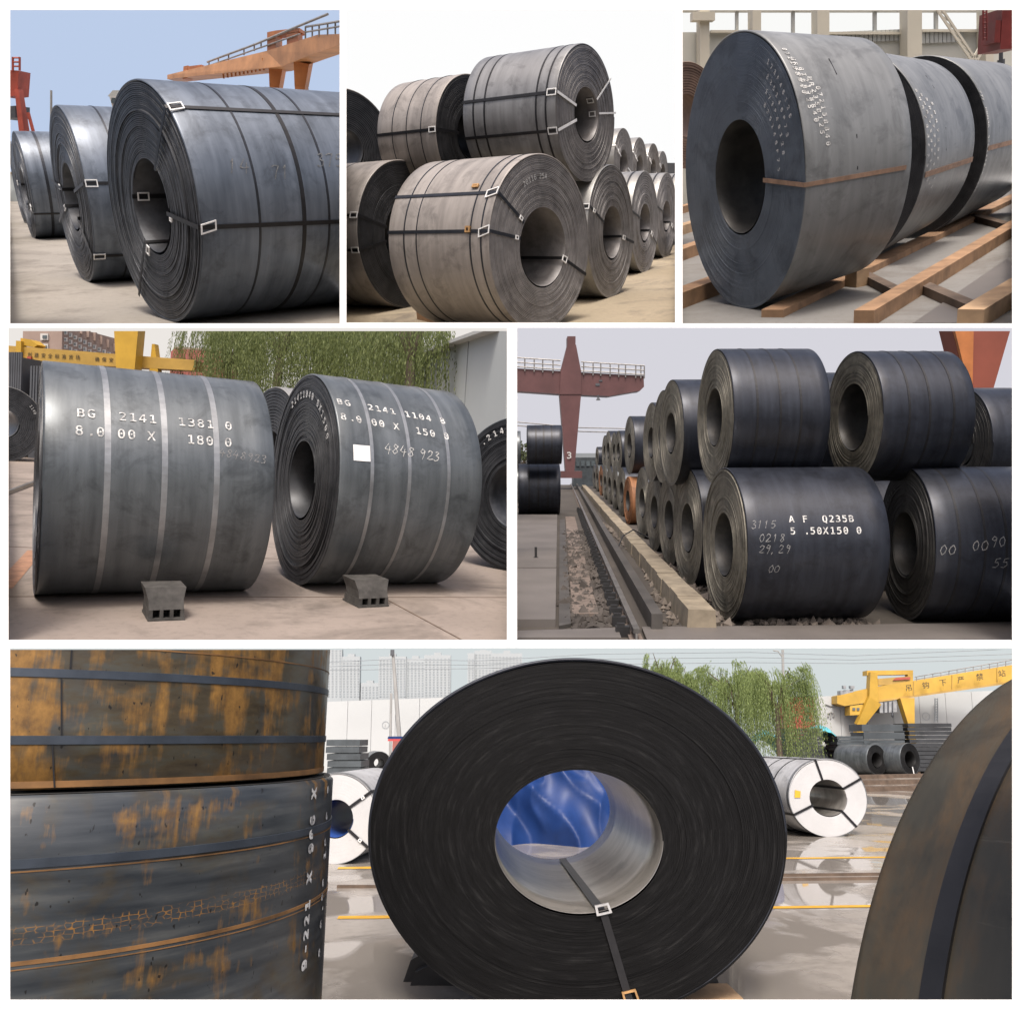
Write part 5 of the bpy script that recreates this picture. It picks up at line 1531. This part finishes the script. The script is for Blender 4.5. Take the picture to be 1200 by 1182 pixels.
    th = Thing(st, 'gantry_crane', 'maroon gantry crane with number 3 on its leg across the rails', 'crane', base)
    def poly(pts, t=1.4, dy=0.):
        m = MB(); m.prism([h(*p) + Vector((0, dy, 0)) for p in pts], (0, t, 0)); return m
    th.part('leg', 'crane_maroon', poly([(663, 553), (673, 553), (681, 462), (656, 462)]))
    th.part('mast', 'crane_maroon', poly([(656, 462), (681, 462), (681, 435), (675, 404), (665, 404), (657, 435)], 1.5, -.05))
    th.part('mast_head', 'crane_maroon', poly([(665, 405), (674.5, 405), (674.5, 394), (665, 394)], 1.3))
    th.part('girder', 'crane_maroon', poly([(598, 457.5), (656, 461.5), (714, 464), (745, 458.5), (750, 458), (755, 453), (754.5, 440), (714, 438), (656, 434.5), (598, 431)], 1.6, .1))
    m = MB()
    for v in (419.5, 425, 430):
        k = .072; m.path([h(598, v - 1), h(657, v + 3), ], .05, 5); m.path([h(681, v + 4.5), h(755, v + 9)], .05, 5)
    for u in (604, 615, 626, 636, 648, 684, 695, 704, 715, 725, 733, 745, 751, 755):
        v0 = 419 + (u - 600) * .062; m.tube(h(u, v0), h(u, v0 + 15), .05, None, 5)
    th.part('railing', 'rail_grey', m)
    m = MB(); m.tube(h(701, 463), h(701, 466), .06, None, 6); m.tube(h(701, 465), h(701, 469), .05, .18, 6); th.part('lamp', 'container_dark', m)
    th.part('bogie', 'crane_maroon', poly([(657, 560), (682, 560), (682, 552), (657, 552)], 1.8, -.2))
    lettering(th, '3', h(664.0, 537) + Vector((0, -.1, 0)), (1, 0, 0), up, .85, 'paint_white', None, .02)
    m = MB(); m.prism([h(698, 452), h(703, 452), h(703, 449), h(698, 449)], (0, -.02, 0)); m.prism([h(702, 447), h(706, 447), h(706, 445), h(702, 445)], (0, -.02, 0)); m.v = [tuple(Vector(v) + Vector((0, .08, 0))) for v in m.v]
    th.part('nameplate', 'container_dark', m)
    # brick red gantry leg close on the right
    y = 24.
    h = lambda u, v: st.py(u, v, y)
    th = Thing(st, 'crane_tower', 'broad brick red crane leg rising behind the top tier at the right', 'crane', Vector((h(1150, 500).x, y, 0)))
    m = MB(); q0, q1 = h(1127, 470), h(1165, 470)
    m.prism([Vector((h(1138, 470).x, y, 0)), Vector((h(1158, 470).x, y, 0)), h(1160, 470), h(1186, 380), h(1114, 380), h(1136, 470)], (0, .7, 0)); th.part('column', 'crane_brick', m)
    m = MB(); m.prism([h(1114, 380) + Vector((0, -.02, 0)), h(1138, 380) + Vector((0, -.02, 0)), h(1136.5, 458) + Vector((0, -.02, 0)), h(1134, 460) + Vector((0, -.02, 0))], (0, -.12, 0)); th.part('flange', 'crane_orange', m)
    # far things at the end of the track
    y = 70
    h = lambda u, v: st.py(u, v, y)
    th = Thing(st, 'far_shed', 'low blue grey shed at the far end of the rails', 'shed', Vector((h(685, 560).x, y, 0)))
    m = MB(); m.prism([Vector((h(672, 560).x, y, 0)), Vector((h(700, 560).x, y, 0)), h(700, 536), h(672, 536)], (0, 2, 0)); th.part('wall', 'plate_slate', m)
    m = MB(); m.prism([h(671, 536), h(701, 536), h(699, 531), h(674, 531)], (0, 2, 0)); th.part('roof', 'tower_window', m)
    for k in range(4):
        m = MB(); m.prism([h(675 + 6 * k, 546), h(679 + 6 * k, 546), h(679 + 6 * k, 540), h(675 + 6 * k, 540)], (0, -.08, 0)); th.part('window', 'window_dark', m)
    for k, u in enumerate((604, 614)):
        x = st.py(u, 520, 60).x
        bushy(st, (x, 60 + k * 4, 0), st.py(u, (508, 517)[k], 60 + k * 4).z, 2., 500, 'hazy tree %s the pile at the left of the rails' % ('at the bay edge behind', 'just behind')[k], seed=40 + k, leaf=.16)
    for v0, v1 in ((494, 503), (498, 508)):
        m = MB(); m.path([st.py(600, v0, 66), st.py(680, (v0 + v1) / 2 + 2.5, 66), st.py(770, v1, 66)], .04, 4)
        one(st, 'overhead_wire', 'thin wire strung across the sky behind the crane leg, %s of two' % ('upper' if v0 < 496 else 'lower'), 'wire', m, 'rail_grey', st.py(680, 500, 66))
p5_scene()

# ================================================================== P6 surroundings
def p6_scene():
    st = P6; G = st.pg; up = Vector((0, 0, 1))
    def line(u0, v0, u1, v1, w, mat, name='road_marking', z=.004):
        a, b_ = G(u0, v0), G(u1, v1); m = MB(); d = (b_ - a).normalized(); s_ = Vector((-d.y, d.x, 0)) * w / 2
        m.quad(*[p + up * z for p in (a - s_, b_ - s_, b_ + s_, a + s_)])
        o = m.build(name, mat); tag(o, kind='structure'); st.put(o)
    line(396, 1017, 470, 1016, .16, 'paint_line'); line(396, 1075, 480, 1074, .12, 'paint_line')
    line(880, 1006, 1060, 1004, .12, 'paint_line'); line(850, 1064, 1060, 1061, .10, 'paint_line')
    for v in (1026, 1031):
        a, b_ = G(870, v + 1), G(1060, v - 1); m = MB(); m.bar(a + up * .012, b_ + up * .012, .035, .03)
        one(st, 'track_rail', 'rusty rail set in the wet ground, %s of the pair' % ('farther' if v < 1030 else 'nearer'), 'rail', m, 'wood_dark', a)
    a, b_ = G(395, 1040), G(470, 1040); m = MB(); m.bar(a + up * .012, b_ + up * .012, .035, .03); one(st, 'track_rail', 'rusty rail in the wet ground between rusty stack and black coil', 'rail', m, 'wood_dark', a)
    # dark sleepers/planks in front of the black coils
    for k, v in enumerate((911, 918, 926)):
        a, b_ = G(1000, v + 1), G(1100, v - 1); m = MB(); m.bar(a + up * .06, b_ + up * .06, .35, .12)
        one(st, 'timber_beam', 'dark timber on the ground before the black coils, %s of three' % ('farthest', 'middle', 'nearest')[k], 'timber', m, 'wood_dark', a)
    # chocks under the big coil
    for k, (u, v, sgn) in enumerate(((505, 1150, 1), (812, 1160, -1))):
        p = G(u, v); rg = np.random.default_rng(3 + k); m = MB()
        w = .17
        prof = [(-w * sgn * 1.0, 0), (w * sgn * 1.3, 0), (w * sgn * 1.2, .06), (w * sgn * .3, .20), (-w * sgn * .2, .17), (-w * sgn * .75, .12)]
        m.prism([p + Vector((x, 0, z)) for x, z in prof], (0, .5, 0))
        m.prism([p + Vector((x * .7, -.08, z * .6)) for x, z in prof], (0, .08, 0))
        one(st, 'rubber_wedge', 'black rubber wedge under the %s side of the huge black coil' % ('left', 'right')[k], 'wedge', m, 'rubber', p)
    m = MB(); a, b_ = G(735, 1176), G(862, 1174); m.bar(a + up * .03, b_ + up * .03, .3, .06)
    one(st, 'timber_beam', 'pale timber plank at the foot of the huge black coil', 'timber', m, 'wood_pale', a)
    # blue tarpaulin over a low pile, seen through the bore
    rg = np.random.default_rng(9); nx, ny = 260, 90
    a = G(525, 992); b_ = G(918, 990); V = []
    for j in range(ny):
        t = j / (ny - 1)
        for i in range(nx):
            s_ = i / (nx - 1); p = a.lerp(b_, s_)
            prof = min(1., t / .30); top = 1.05 + .16 * math.sin(s_ * 7) - .35 * max(0, s_ - .8) * 5 * .3
            z = top * (prof ** .75) if t < .7 else top * (1 - ((t - .7) / .3) ** 2)
            y = .55 * min(1, t / .3) + max(0, t - .3) * 2.4
            w1 = s_ * 8.5 + t * 5 + 1.1 * math.sin(s_ * 5 + t * 3)
            q_ = Vector((s_ * 5.5 + t * 2.6, t * 2.4 - s_ * 2.0, .7))
            fold = .22 * (abs(math.sin(w1)) - .5) + .26 * (mnoise.ridged_multi_fractal(q_, 1.1, 2.1, 2, 1.0, 2.0) - 1.2)
            V.append(p + Vector((.02 * math.sin(t * 30 + s_ * 9), y - fold * (1 if t < .5 else .2), max(.0, z + fold * .5 * min(1, t * 4)))))
    Fq = [(j * nx + i, j * nx + i + 1, (j + 1) * nx + i + 1, (j + 1) * nx + i) for j in range(ny - 1) for i in range(nx - 1)]
    m = MB(); m.v = V; m.f = Fq
    one(st, 'tarpaulin', 'crumpled blue tarpaulin over a pile behind the huge black coil', 'tarpaulin', m, 'tarp_bright', a, smooth=True)
    # black coils and plate stacks in the background
    bk = dict(body='steel_slate', edge='edge_coal', n=10, seg=48, q=1.1)
    for k, (l, r_, T, B, yaw, lab) in enumerate(((1011, 1048, 872, 908, 2.15, 'black coil with hollow end in the back row, left of the two open ends'),
                                       (1049, 1089, 870, 908, 2.15, 'black coil with strap in the back row, right of the two open ends'),
                                       (953, 984, 873, 900, 2.3, 'dark coil in the back row behind the white wrapped one, right hump'),
                                       (918, 950, 873, 899, 2.3, 'dark coil in the back row behind the white wrapped one, middle hump'),
                                       (890, 920, 874, 899, 2.3, 'dark coil in the back row behind the white wrapped one, left hump'),
                                       (984, 1013, 874, 905, 2.2, 'dark coil in the back row touching the hollow ended one on its left'))):
        c = coil_px(st, l, r_, T, B, yaw, rb=.5, L=1.5, label=lab, **bk)
        if k == 1: c.axial(-80, 'clip_white', body=False, inside=False, w=.06)
    c = coil_px(st, 432, 455, 880, 907, 1.9, rb=.4, L=1.2, label='dark coil in the back row between rusty stack and black coil', **bk)
    def stack(u0, u1, v0, v1, n, mat, lab, y):
        p0, p1 = st.py(u0, v1, y), st.py(u1, v0, y)
        z0 = .08; n = max(n, int(n * (p1.z - z0) / max(.05, p1.z - max(0., p0.z)))); dz = (p1.z - z0) / n
        th = Thing(st, 'plate_stack', lab, 'steel plates', Vector((p0.x, y, z0)))
        rg = np.random.default_rng(int(u0))
        for i in range(n):
            m = MB(); o_ = rg.uniform(-.04, .04)
            m.box(((p0.x + p1.x) / 2 + o_, y + .7, z0 + dz * (i + .5)), (p1.x - p0.x, 1.4, dz * .88)); th.part('plate', mat, m)
        m = MB()
        for i in range(3): m.box((p0.x + (p1.x - p0.x) * (.15 + .35 * i), y + .7, z0 - .04), (.12, 1.3, .08))
        th.part('bearer', 'wood_dark', m, kind='stuff')
    stack(382, 423, 866, 903, 5, 'plate_slate', 'blue grey stack of steel plates behind the rusty stack', 24)
    
    stack(922, 963, 853, 872, 5, 'plate_black', 'dark stack of steel plates beneath the willows', 35.6)
    stack(982, 1012, 862, 872, 3, 'plate_slate', 'low stack of plates between the willows and the crane', 35.6)
    stack(1013, 1058, 848, 873, 3, 'plate_slate', 'slate stack of plates between the crane legs', 35.6)
    stack(1066, 1114, 847, 873, 6, 'plate_black', 'black banded stack of plates right of the crane leg', 35.6)
    # turquoise sheeted heaps with red base
    y = 36.
    h = lambda u, v: st.py(u, v, y)
    for k, (u0, u1, v0, v1) in enumerate(((876, 926, 855, 872), (938, 995, 849, 868))):
        th = Thing(st, 'sheeted_heap', 'turquoise sheeted heap %s' % ('behind the hanging willow branches', 'right of the willows near the red building')[k], 'heap', Vector((h((u0 + u1) / 2, v1).x, y, 0)))
        m = MB(); V = []; nx, ny = 24, 8
        A, B = h(u0, v1), h(u1, v1); zt = h(u0, v0).z; z0 = 0.25
        for j in range(ny):
            for i in range(nx):
                s_, t = i / (nx - 1), j / (ny - 1)
                V.append(Vector((A.x + (B.x - A.x) * s_, y + t * 1.6, z0 + (zt - z0) * (math.sin(math.pi * min(.96, max(.04, s_))) ** .5) * (.72 + .28 * math.sin(math.pi * min(1, t + .15))) + .02 * math.sin(s_ * 40))))
        m.v = V; m.f = [(j * nx + i, j * nx + i + 1, (j + 1) * nx + i + 1, (j + 1) * nx + i) for j in range(ny - 1) for i in range(nx - 1)]
        th.part('sheet', 'teal_sheet', m, smooth=True)
        m = MB(); m.prism([Vector((A.x, y - .05, 0)), Vector((B.x, y - .05, 0)), Vector((B.x, y - .05, .38)), Vector((A.x, y - .05, .38))], (0, .1, 0)); th.part('base_board', 'roof_red', m)
    # red building, white walls
    th = Thing(st, 'red_building', 'red building corner right of the willow trees', 'building', Vector((st.py(945, 850, 37.5).x, 37.5, 0)))
    q = lambda u, v: st.py(u, v, 37.5)
    m = MB(); m.prism([Vector((q(920, 850).x, 37.5, 0)), Vector((q(953, 850).x, 37.5, 0)), q(953, 816), q(920, 817)], (0, 1, 0)); th.part('wall', 'roof_red', m)
    for v in (828, 838):
        m = MB(); m.prism([q(943, v + 6), q(948, v + 6), q(948, v), q(943, v)], (0, -.04, 0)); th.part('window', 'window_dark', m)
    def white_wall(u0, u1, v0a, v0b, lab, n, yy=39.4):
        q = lambda u, v: st.py(u, v, yy)
        th = Thing(st, 'white_wall', lab, 'wall', Vector((q((u0 + u1) / 2, 850).x, yy, 0)))
        for i in range(n):
            ua, ub = u0 + (u1 - u0) * i / n, u0 + (u1 - u0) * (i + 1) / n - .4
            va, vb = v0a + (v0b - v0a) * i / n, v0a + (v0b - v0a) * (i + 1) / n
            m = MB(); m.prism([Vector((q(ua, 850).x, yy, -.2)), Vector((q(ub, 850).x, yy, -.2)), q(ub, vb), q(ua, va)], (0, .3, 0)); th.part('wall_panel', 'wall_white', m)
        return th, q
    def disc(th, q, u, v, r_, txt):
        m = MB(); c = q(u, v) + Vector((0, -.03, 0)); n = 28
        for i in range(n):
            t0, t1 = 2 * math.pi * i / n, 2 * math.pi * (i + 1) / n
            P_ = lambda t, rr: c + Vector((rr * math.cos(t), 0, rr * math.sin(t)))
            m.quad(P_(t0, r_), P_(t1, r_), P_(t1, r_ * .88), P_(t0, r_ * .88))
        th.part('number_ring', 'tower_window', m)
        lettering(th, txt, c + Vector((-r_ * .35, -.01, -r_ * .4)), (1, 0, 0), up, r_ * 1.1, 'pole_grey')
    th, q = white_wall(380, 520, 822, 817, 'white wall with circled number 3 below the tower blocks', 5); disc(th, q, 452, 849, .16, '3')
    th, q = white_wall(953, 1200, 816, 808, 'long white wall with circled number 2 behind the yellow crane', 8); disc(th, q, 1085, 839, .17, '2')
    m = MB(); m.path([q(967, 825), q(972, 827), q(978, 827), q(984, 825)], .03, 4); m.path([q(970, 840), q(970, 836), q(973, 834), q(976, 836), q(976, 840)], .04, 4); m.path([q(973, 842), q(973, 835)], .03, 4)
    m.v = [tuple(Vector(v) + Vector((0, -.05, 0))) for v in m.v]
    th.part('emblem', 'pole_grey', m)
    m = MB()
    for u in (1092, 1095): m.tube(q(u, 846) + Vector((0, -.3, 0)), q(u, 818) + Vector((0, -.3, 0)), .025, None, 5)
    for k in range(9): m.tube(q(1092, 844 - k * 3) + Vector((0, -.3, 0)), q(1095, 842 - k * 3) + Vector((0, -.3, 0)), .02, None, 5)
    th.part('ladder', 'tower_window', m)
    # tower blocks, distance haze painted into their colour
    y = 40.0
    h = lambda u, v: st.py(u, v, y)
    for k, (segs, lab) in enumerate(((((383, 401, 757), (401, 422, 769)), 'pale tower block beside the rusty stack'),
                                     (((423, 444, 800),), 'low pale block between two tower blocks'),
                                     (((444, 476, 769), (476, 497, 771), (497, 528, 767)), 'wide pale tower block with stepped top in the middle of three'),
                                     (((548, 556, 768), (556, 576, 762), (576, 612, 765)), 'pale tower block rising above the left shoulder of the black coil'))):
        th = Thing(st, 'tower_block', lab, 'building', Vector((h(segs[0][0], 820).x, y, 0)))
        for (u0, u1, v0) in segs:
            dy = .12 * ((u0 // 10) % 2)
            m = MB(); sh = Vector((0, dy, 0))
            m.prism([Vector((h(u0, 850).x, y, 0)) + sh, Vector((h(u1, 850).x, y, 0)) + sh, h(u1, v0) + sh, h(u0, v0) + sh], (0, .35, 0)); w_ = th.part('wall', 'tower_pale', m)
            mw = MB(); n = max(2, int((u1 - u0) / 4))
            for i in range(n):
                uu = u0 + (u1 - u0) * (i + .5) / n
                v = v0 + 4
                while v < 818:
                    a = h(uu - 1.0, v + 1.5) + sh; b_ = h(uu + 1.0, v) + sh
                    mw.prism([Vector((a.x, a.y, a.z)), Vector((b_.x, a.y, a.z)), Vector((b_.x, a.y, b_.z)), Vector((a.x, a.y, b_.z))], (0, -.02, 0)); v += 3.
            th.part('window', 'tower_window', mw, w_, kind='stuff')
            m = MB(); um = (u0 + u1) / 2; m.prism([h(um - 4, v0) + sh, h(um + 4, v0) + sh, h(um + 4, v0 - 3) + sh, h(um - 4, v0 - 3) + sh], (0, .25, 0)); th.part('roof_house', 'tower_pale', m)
    # poles and wires
    y = 30.
    h = lambda u, v: st.py(u, v, y)
    m = MB(); m.tube(Vector((h(470, 880).x, y, 0)), h(468, 866), .085, .08, 8); m.tube(h(468, 866), h(460, 758), .08, .05, 8)
    th = Thing(st, 'utility_pole', 'leaning grey utility pole left of the huge black coil', 'pole', Vector((h(470, 880).x, y, 0))); th.part('pole', 'pole_grey', m)
    m = MB(); m.box(h(460, 764) + Vector((0, -.05, 0)), (.12, .12, .25)); th.part('insulator', 'container_dark', m)
    m = MB(); m.tube(Vector((h(458, 880).x, y, 0)), h(458.5, 812), .05, .04, 7); one(st, 'utility_pole', 'shorter thin pole just left of the leaning utility pole', 'pole', m, 'pole_grey', Vector((h(458, 880).x, y, 0)))
    y = 38.
    m = MB(); m.tube(Vector((h(918, 880).x * 1.26, y, 0)), st.py(917, 757, y), .06, .05, 7)
    th = Thing(st, 'utility_pole', 'dark pole with bracket rising above the willows', 'pole', Vector((st.py(917, 880, y).x, y, 0)))
    m = MB(); m.tube(Vector((st.py(917, 870, y).x, y, 0)), st.py(917, 757, y), .07, .055, 7); th.part('pole', 'pole_grey', m)
    m = MB(); m.path([st.py(917, 770, y), st.py(912, 763, y), st.py(906, 762, y)], .03, 5); th.part('bracket', 'pole_grey', m)
    for k, (v0, v1, v2) in enumerate(((772, 776, 770), (778, 781, 776), (784, 785, 782))):
        m = MB(); yy = 37.2
        m.path([st.py(380, v1, yy), st.py(460, v0, yy), st.py(560, v1 - 2, yy), st.py(700, v2 - 4, yy), st.py(880, v0 - 8, yy), st.py(1000, v1 - 8, yy), st.py(1190, v2 - 10, yy)], .014, 4)
        one(st, 'overhead_wire', 'thin overhead wire across the grey sky of the bottom bay, %s of three' % ('top', 'middle', 'lowest')[k], 'wire', m, 'tower_window', st.py(460, v0, yy))
    # blue and red kiosk by the pole
    y = 28.; h = lambda u, v: st.py(u, v, y)
    th = Thing(st, 'kiosk', 'small kiosk with blue and red roof edge by the leaning pole', 'kiosk', Vector((h(463, 880).x, y, 0)))
    m = MB(); m.prism([Vector((h(460, 880).x, y, 0)), Vector((h(474, 880).x, y, 0)), h(474, 868), h(460, 868)], (0, 1, 0)); th.part('wall', 'brick_red', m)
    m = MB(); m.prism([h(454, 868), h(476, 868), h(474, 865.5), h(455, 865.5)], (0, 1.2, 0)); th.part('roof', 'roof_red', m)
    m = MB(); m.prism([h(454, 865.4), h(475, 865.4), h(475, 862.5), h(455, 862.5)], (0, 1.1, 0)); th.part('fascia', 'tarp_bright', m)
    # willows
    for k, (u, vt, yy, W, n) in enumerate(((779, 768, 36.5, 2.2, 560), (806, 772, 35.5, 2.4, 700), (858, 780, 34., 3.2, 1000), (905, 777, 32.5, 2.8, 900))):
        p = st.py(u, vt, yy)
        willow(st, (p.x, yy, 0), p.z / .95, W, n, 'pale green weeping willow, %s behind the huge black coil' % ('leftmost of four', 'second of four from the left', 'third of four from the left', 'rightmost of four')[k], 'willow_leaf_pale', (.28, .75), .026, 60 + k, 'willows behind the black coil', 34)
    bushy(st, (st.py(578, 800, 37).x, 37, 0), st.py(578, 779, 37).z, 1.2, 500, 'small green tree top over the left shoulder of the black coil', 'willow_leaf_pale', 71, .07)
    # yellow gantry crane, girder coming forward to the right
    f = lambda u: 38.7 - (u - 981) / 205 * 2.0
    g = lambda u, v, dy=0.: st.py(u, v, f(u) + dy)
    gg = lambda u: Vector((g(u, 860).x, f(u), 0))
    th = Thing(st, 'gantry_crane', 'yellow gantry crane with dark lettering on its girder at the right', 'crane', gg(1040))
    m = MB(); m.prism([g(981, 824), g(990, 827), g(1029, 821), g(1192, 798), g(1192, 778), g(1029, 804), g(981, 815)], (0, .7, 0)); th.part('girder', 'crane_yellow', m)
    m = MB(); m.prism([g(1029, 822.5, -.03), g(1192, 799.5, -.03), g(1192, 797, -.03), g(1029, 820, -.03)], (0, .8, 0)); th.part('girder_flange', 'crane_yellow_dull', m)
    for uu in (1070, 1115, 1168):
        m = MB(); v0 = 804 - (uu - 1029) * .16; m.prism([g(uu, v0 + 16.5, -.02), g(uu + .8, v0 + 16.5, -.02), g(uu + .8, v0 + .5, -.02), g(uu, v0 + .5, -.02)], (0, -.03, 0)); th.part('girder_rib', 'crane_yellow_dull', m)
    m = MB(); m.taper(gg(1000), g(1006, 850), .25, .4, .28, .4); m.taper(g(1006, 850), g(1024, 820), .28, .4, .6, .4); m.taper(g(1022, 822), g(1022, 788), .42, .4, .3, .4); th.part('leg', 'crane_yellow', m)
    m = MB(); m.taper(gg(1066), g(1066, 850), .22, .4, .26, .4); m.taper(g(1066, 850), g(1061, 818), .26, .4, .62, .4); th.part('leg', 'crane_yellow', m)
    m = MB(); m.prism([g(1016, 791), g(1070, 790), g(1070, 785), g(1016, 785.5)], (0, .5, 0)); m.prism([g(1064, 800), g(1070, 799), g(1070, 786), g(1064, 786)], (0, .3, 0)); th.part('portal_frame', 'crane_yellow', m)
    m = MB(); m.prism([g(1029, 803), g(1067, 800), g(1067, 792), g(1029, 795)], (0, .6, 0)); th.part('trolley_house', 'crane_yellow_dull', m)
    m = MB(); m.prism([g(1046, 797, -.02), g(1066, 796, -.02), g(1066, 793, -.02), g(1050, 794, -.02)], (0, -.05, 0)); th.part('motor', 'crane_red', m)
    m = MB(); m.prism([g(996, 838), g(1011, 837), g(1011, 825), g(996, 827)], (0, .6, 0)); c_ = th.part('cab', 'crane_yellow', m)
    for u in (999, 1004):
        m = MB(); m.prism([g(u, 832, -.02), g(u + 3, 832, -.02), g(u + 3, 829, -.02), g(u, 829, -.02)], (0, -.03, 0)); th.part('window', 'window_dark', m, c_)
    m = MB(); m.prism([g(1031, 835), g(1051, 834), g(1051, 821), g(1031, 823)], (0, .5, 0)); 
    th.part('hoist', 'hoist_grey', m)
    m = MB()
    for u in (1036, 1041, 1046): m.tube(g(u, 834, -.03), g(u, 822, -.03), .03, None, 5)
    m.tube(g(1046, 835), g(1046, 838), .05, None, 6); m.tube(g(1046, 838), g(1046.5, 841), .07, .02, 6); th.part('hook', 'container_dark', m)
    m = MB(); m.prism([g(985, 814), g(1000, 811), g(1000, 807), g(985, 809)], (0, .4, 0)); m.box(g(989, 805), (.12, .2, .14)); m.box(g(998, 805), (.18, .2, .12)); th.part('resistor_box', 'hoist_grey', m)
    m = MB()
    m.path([g(1072, 793), g(1192, 772)], .02, 5); m.path([g(1072, 796), g(1192, 775.5)], .016, 5)
    for k in range(12): u = 1074 + k * 9.5; v = 793 - (u - 1072) * .175; m.tube(g(u, v), g(u, v + 6), .018, None, 5)
    th.part('railing', 'rail_grey', m)
    dvec = g(1186, 784) - g(1029, 808)
    for ch, u in zip('吊钩下严禁站', (1061, 1081, 1101, 1122, 1144, 1170)):
        v = 803.5 - (u - 1061) * .155 + 6
        lettering(th, ch, g(u, v, -.30), dvec, up, .30, 'letter_dark', None, .01)
def tarp_mat():
    m, nt, p = new_mat('tarp_bright'); b = NB(nt); v = b.coords(rnd=False)
    n = b.noise(v, 3., 4); col = b.ramp(n, [(.3, (.006, .024, .10)), (.7, (.011, .038, .15))])
    b.l(col, p.inputs['Base Color']); p.inputs['Roughness'].default_value = .45; p.inputs['Specular IOR Level'].default_value = .3
    b.l(b.bump(b.noise(v, 26, 5, .6, .8), .12, .01), p.inputs['Normal'])
tarp_mat()
p6_scene()

# ------------------------------------------------------------------ trim everything to its bay
def wmat(o):
    m = o.matrix_basis.copy(); p = o.parent
    while p: m = p.matrix_basis @ m; p = p.parent
    return m
def trim(st):
    l, t, r, b_ = st.rect
    kl, kr = (l - 4 - CX) / F, (r + 4 - CX) / F
    kt = (CY - t) / F
    base = [(Vector((1, -kl, 0)), 0.), (Vector((-1, kr, 0)), 0.), (Vector((0, kt, -1)), 0.)]   # keep where n.p + d >= 0
    el, er = (l - 500 * (l < 20) - 4 - CX) / F, (r + 500 * (r > 1180) + 4 - CX) / F
    wide = [(Vector((1, -el, 0)), 0.), (Vector((-1, er, 0)), 0.), base[2]]
    todo = []
    for o in st.items:
        todo.append(o); todo += list(o.children_recursive)
    for o in todo:
        if o.type != 'MESH': continue
        me = o.data; n = len(me.vertices)
        if n == 0: continue
        co = np.empty(n * 3); me.vertices.foreach_get('co', co); co = co.reshape(-1, 3)
        W = np.array(wmat(o)); w = co @ W[:3, :3].T + W[:3, 3]
        pl = list(wide if o.get('_nf') else base)
        if o.get('_nf'): pl += [(Vector((0, 1, 0)), -st.yf), (Vector((0, -1, 0)), st.yb)]
        cut = []; gone = False
        for nv, d in pl:
            s_ = w @ np.array(nv) + d
            if s_.max() < 0: gone = True; break
            if s_.min() < 0: cut.append((nv, d))
        if gone:
            bpy.data.objects.remove(o); continue
        if cut:
            if me.users > 1: me = me.copy(); o.data = me
            bm = bmesh.new(); bm.from_mesh(me)
            wi = wmat(o).inverted(); it = wmat(o).transposed().to_3x3()
            for nv, d in cut:
                # point on plane in world: for d=0 the viewer position; else along n
                pw = nv * (-d / nv.length_squared)
                pl_co = wi @ pw; pl_no = (it @ nv).normalized()
                bmesh.ops.bisect_plane(bm, geom=bm.verts[:] + bm.edges[:] + bm.faces[:], dist=1e-6, plane_co=pl_co, plane_no=pl_no, clear_inner=True, clear_outer=False)
            bm.to_mesh(me); bm.free(); me.update()
            if len(me.vertices) == 0: bpy.data.objects.remove(o)
for st in STAGES: trim(st)
for o in bpy.data.objects:
    if '_nf' in o: del o['_nf']
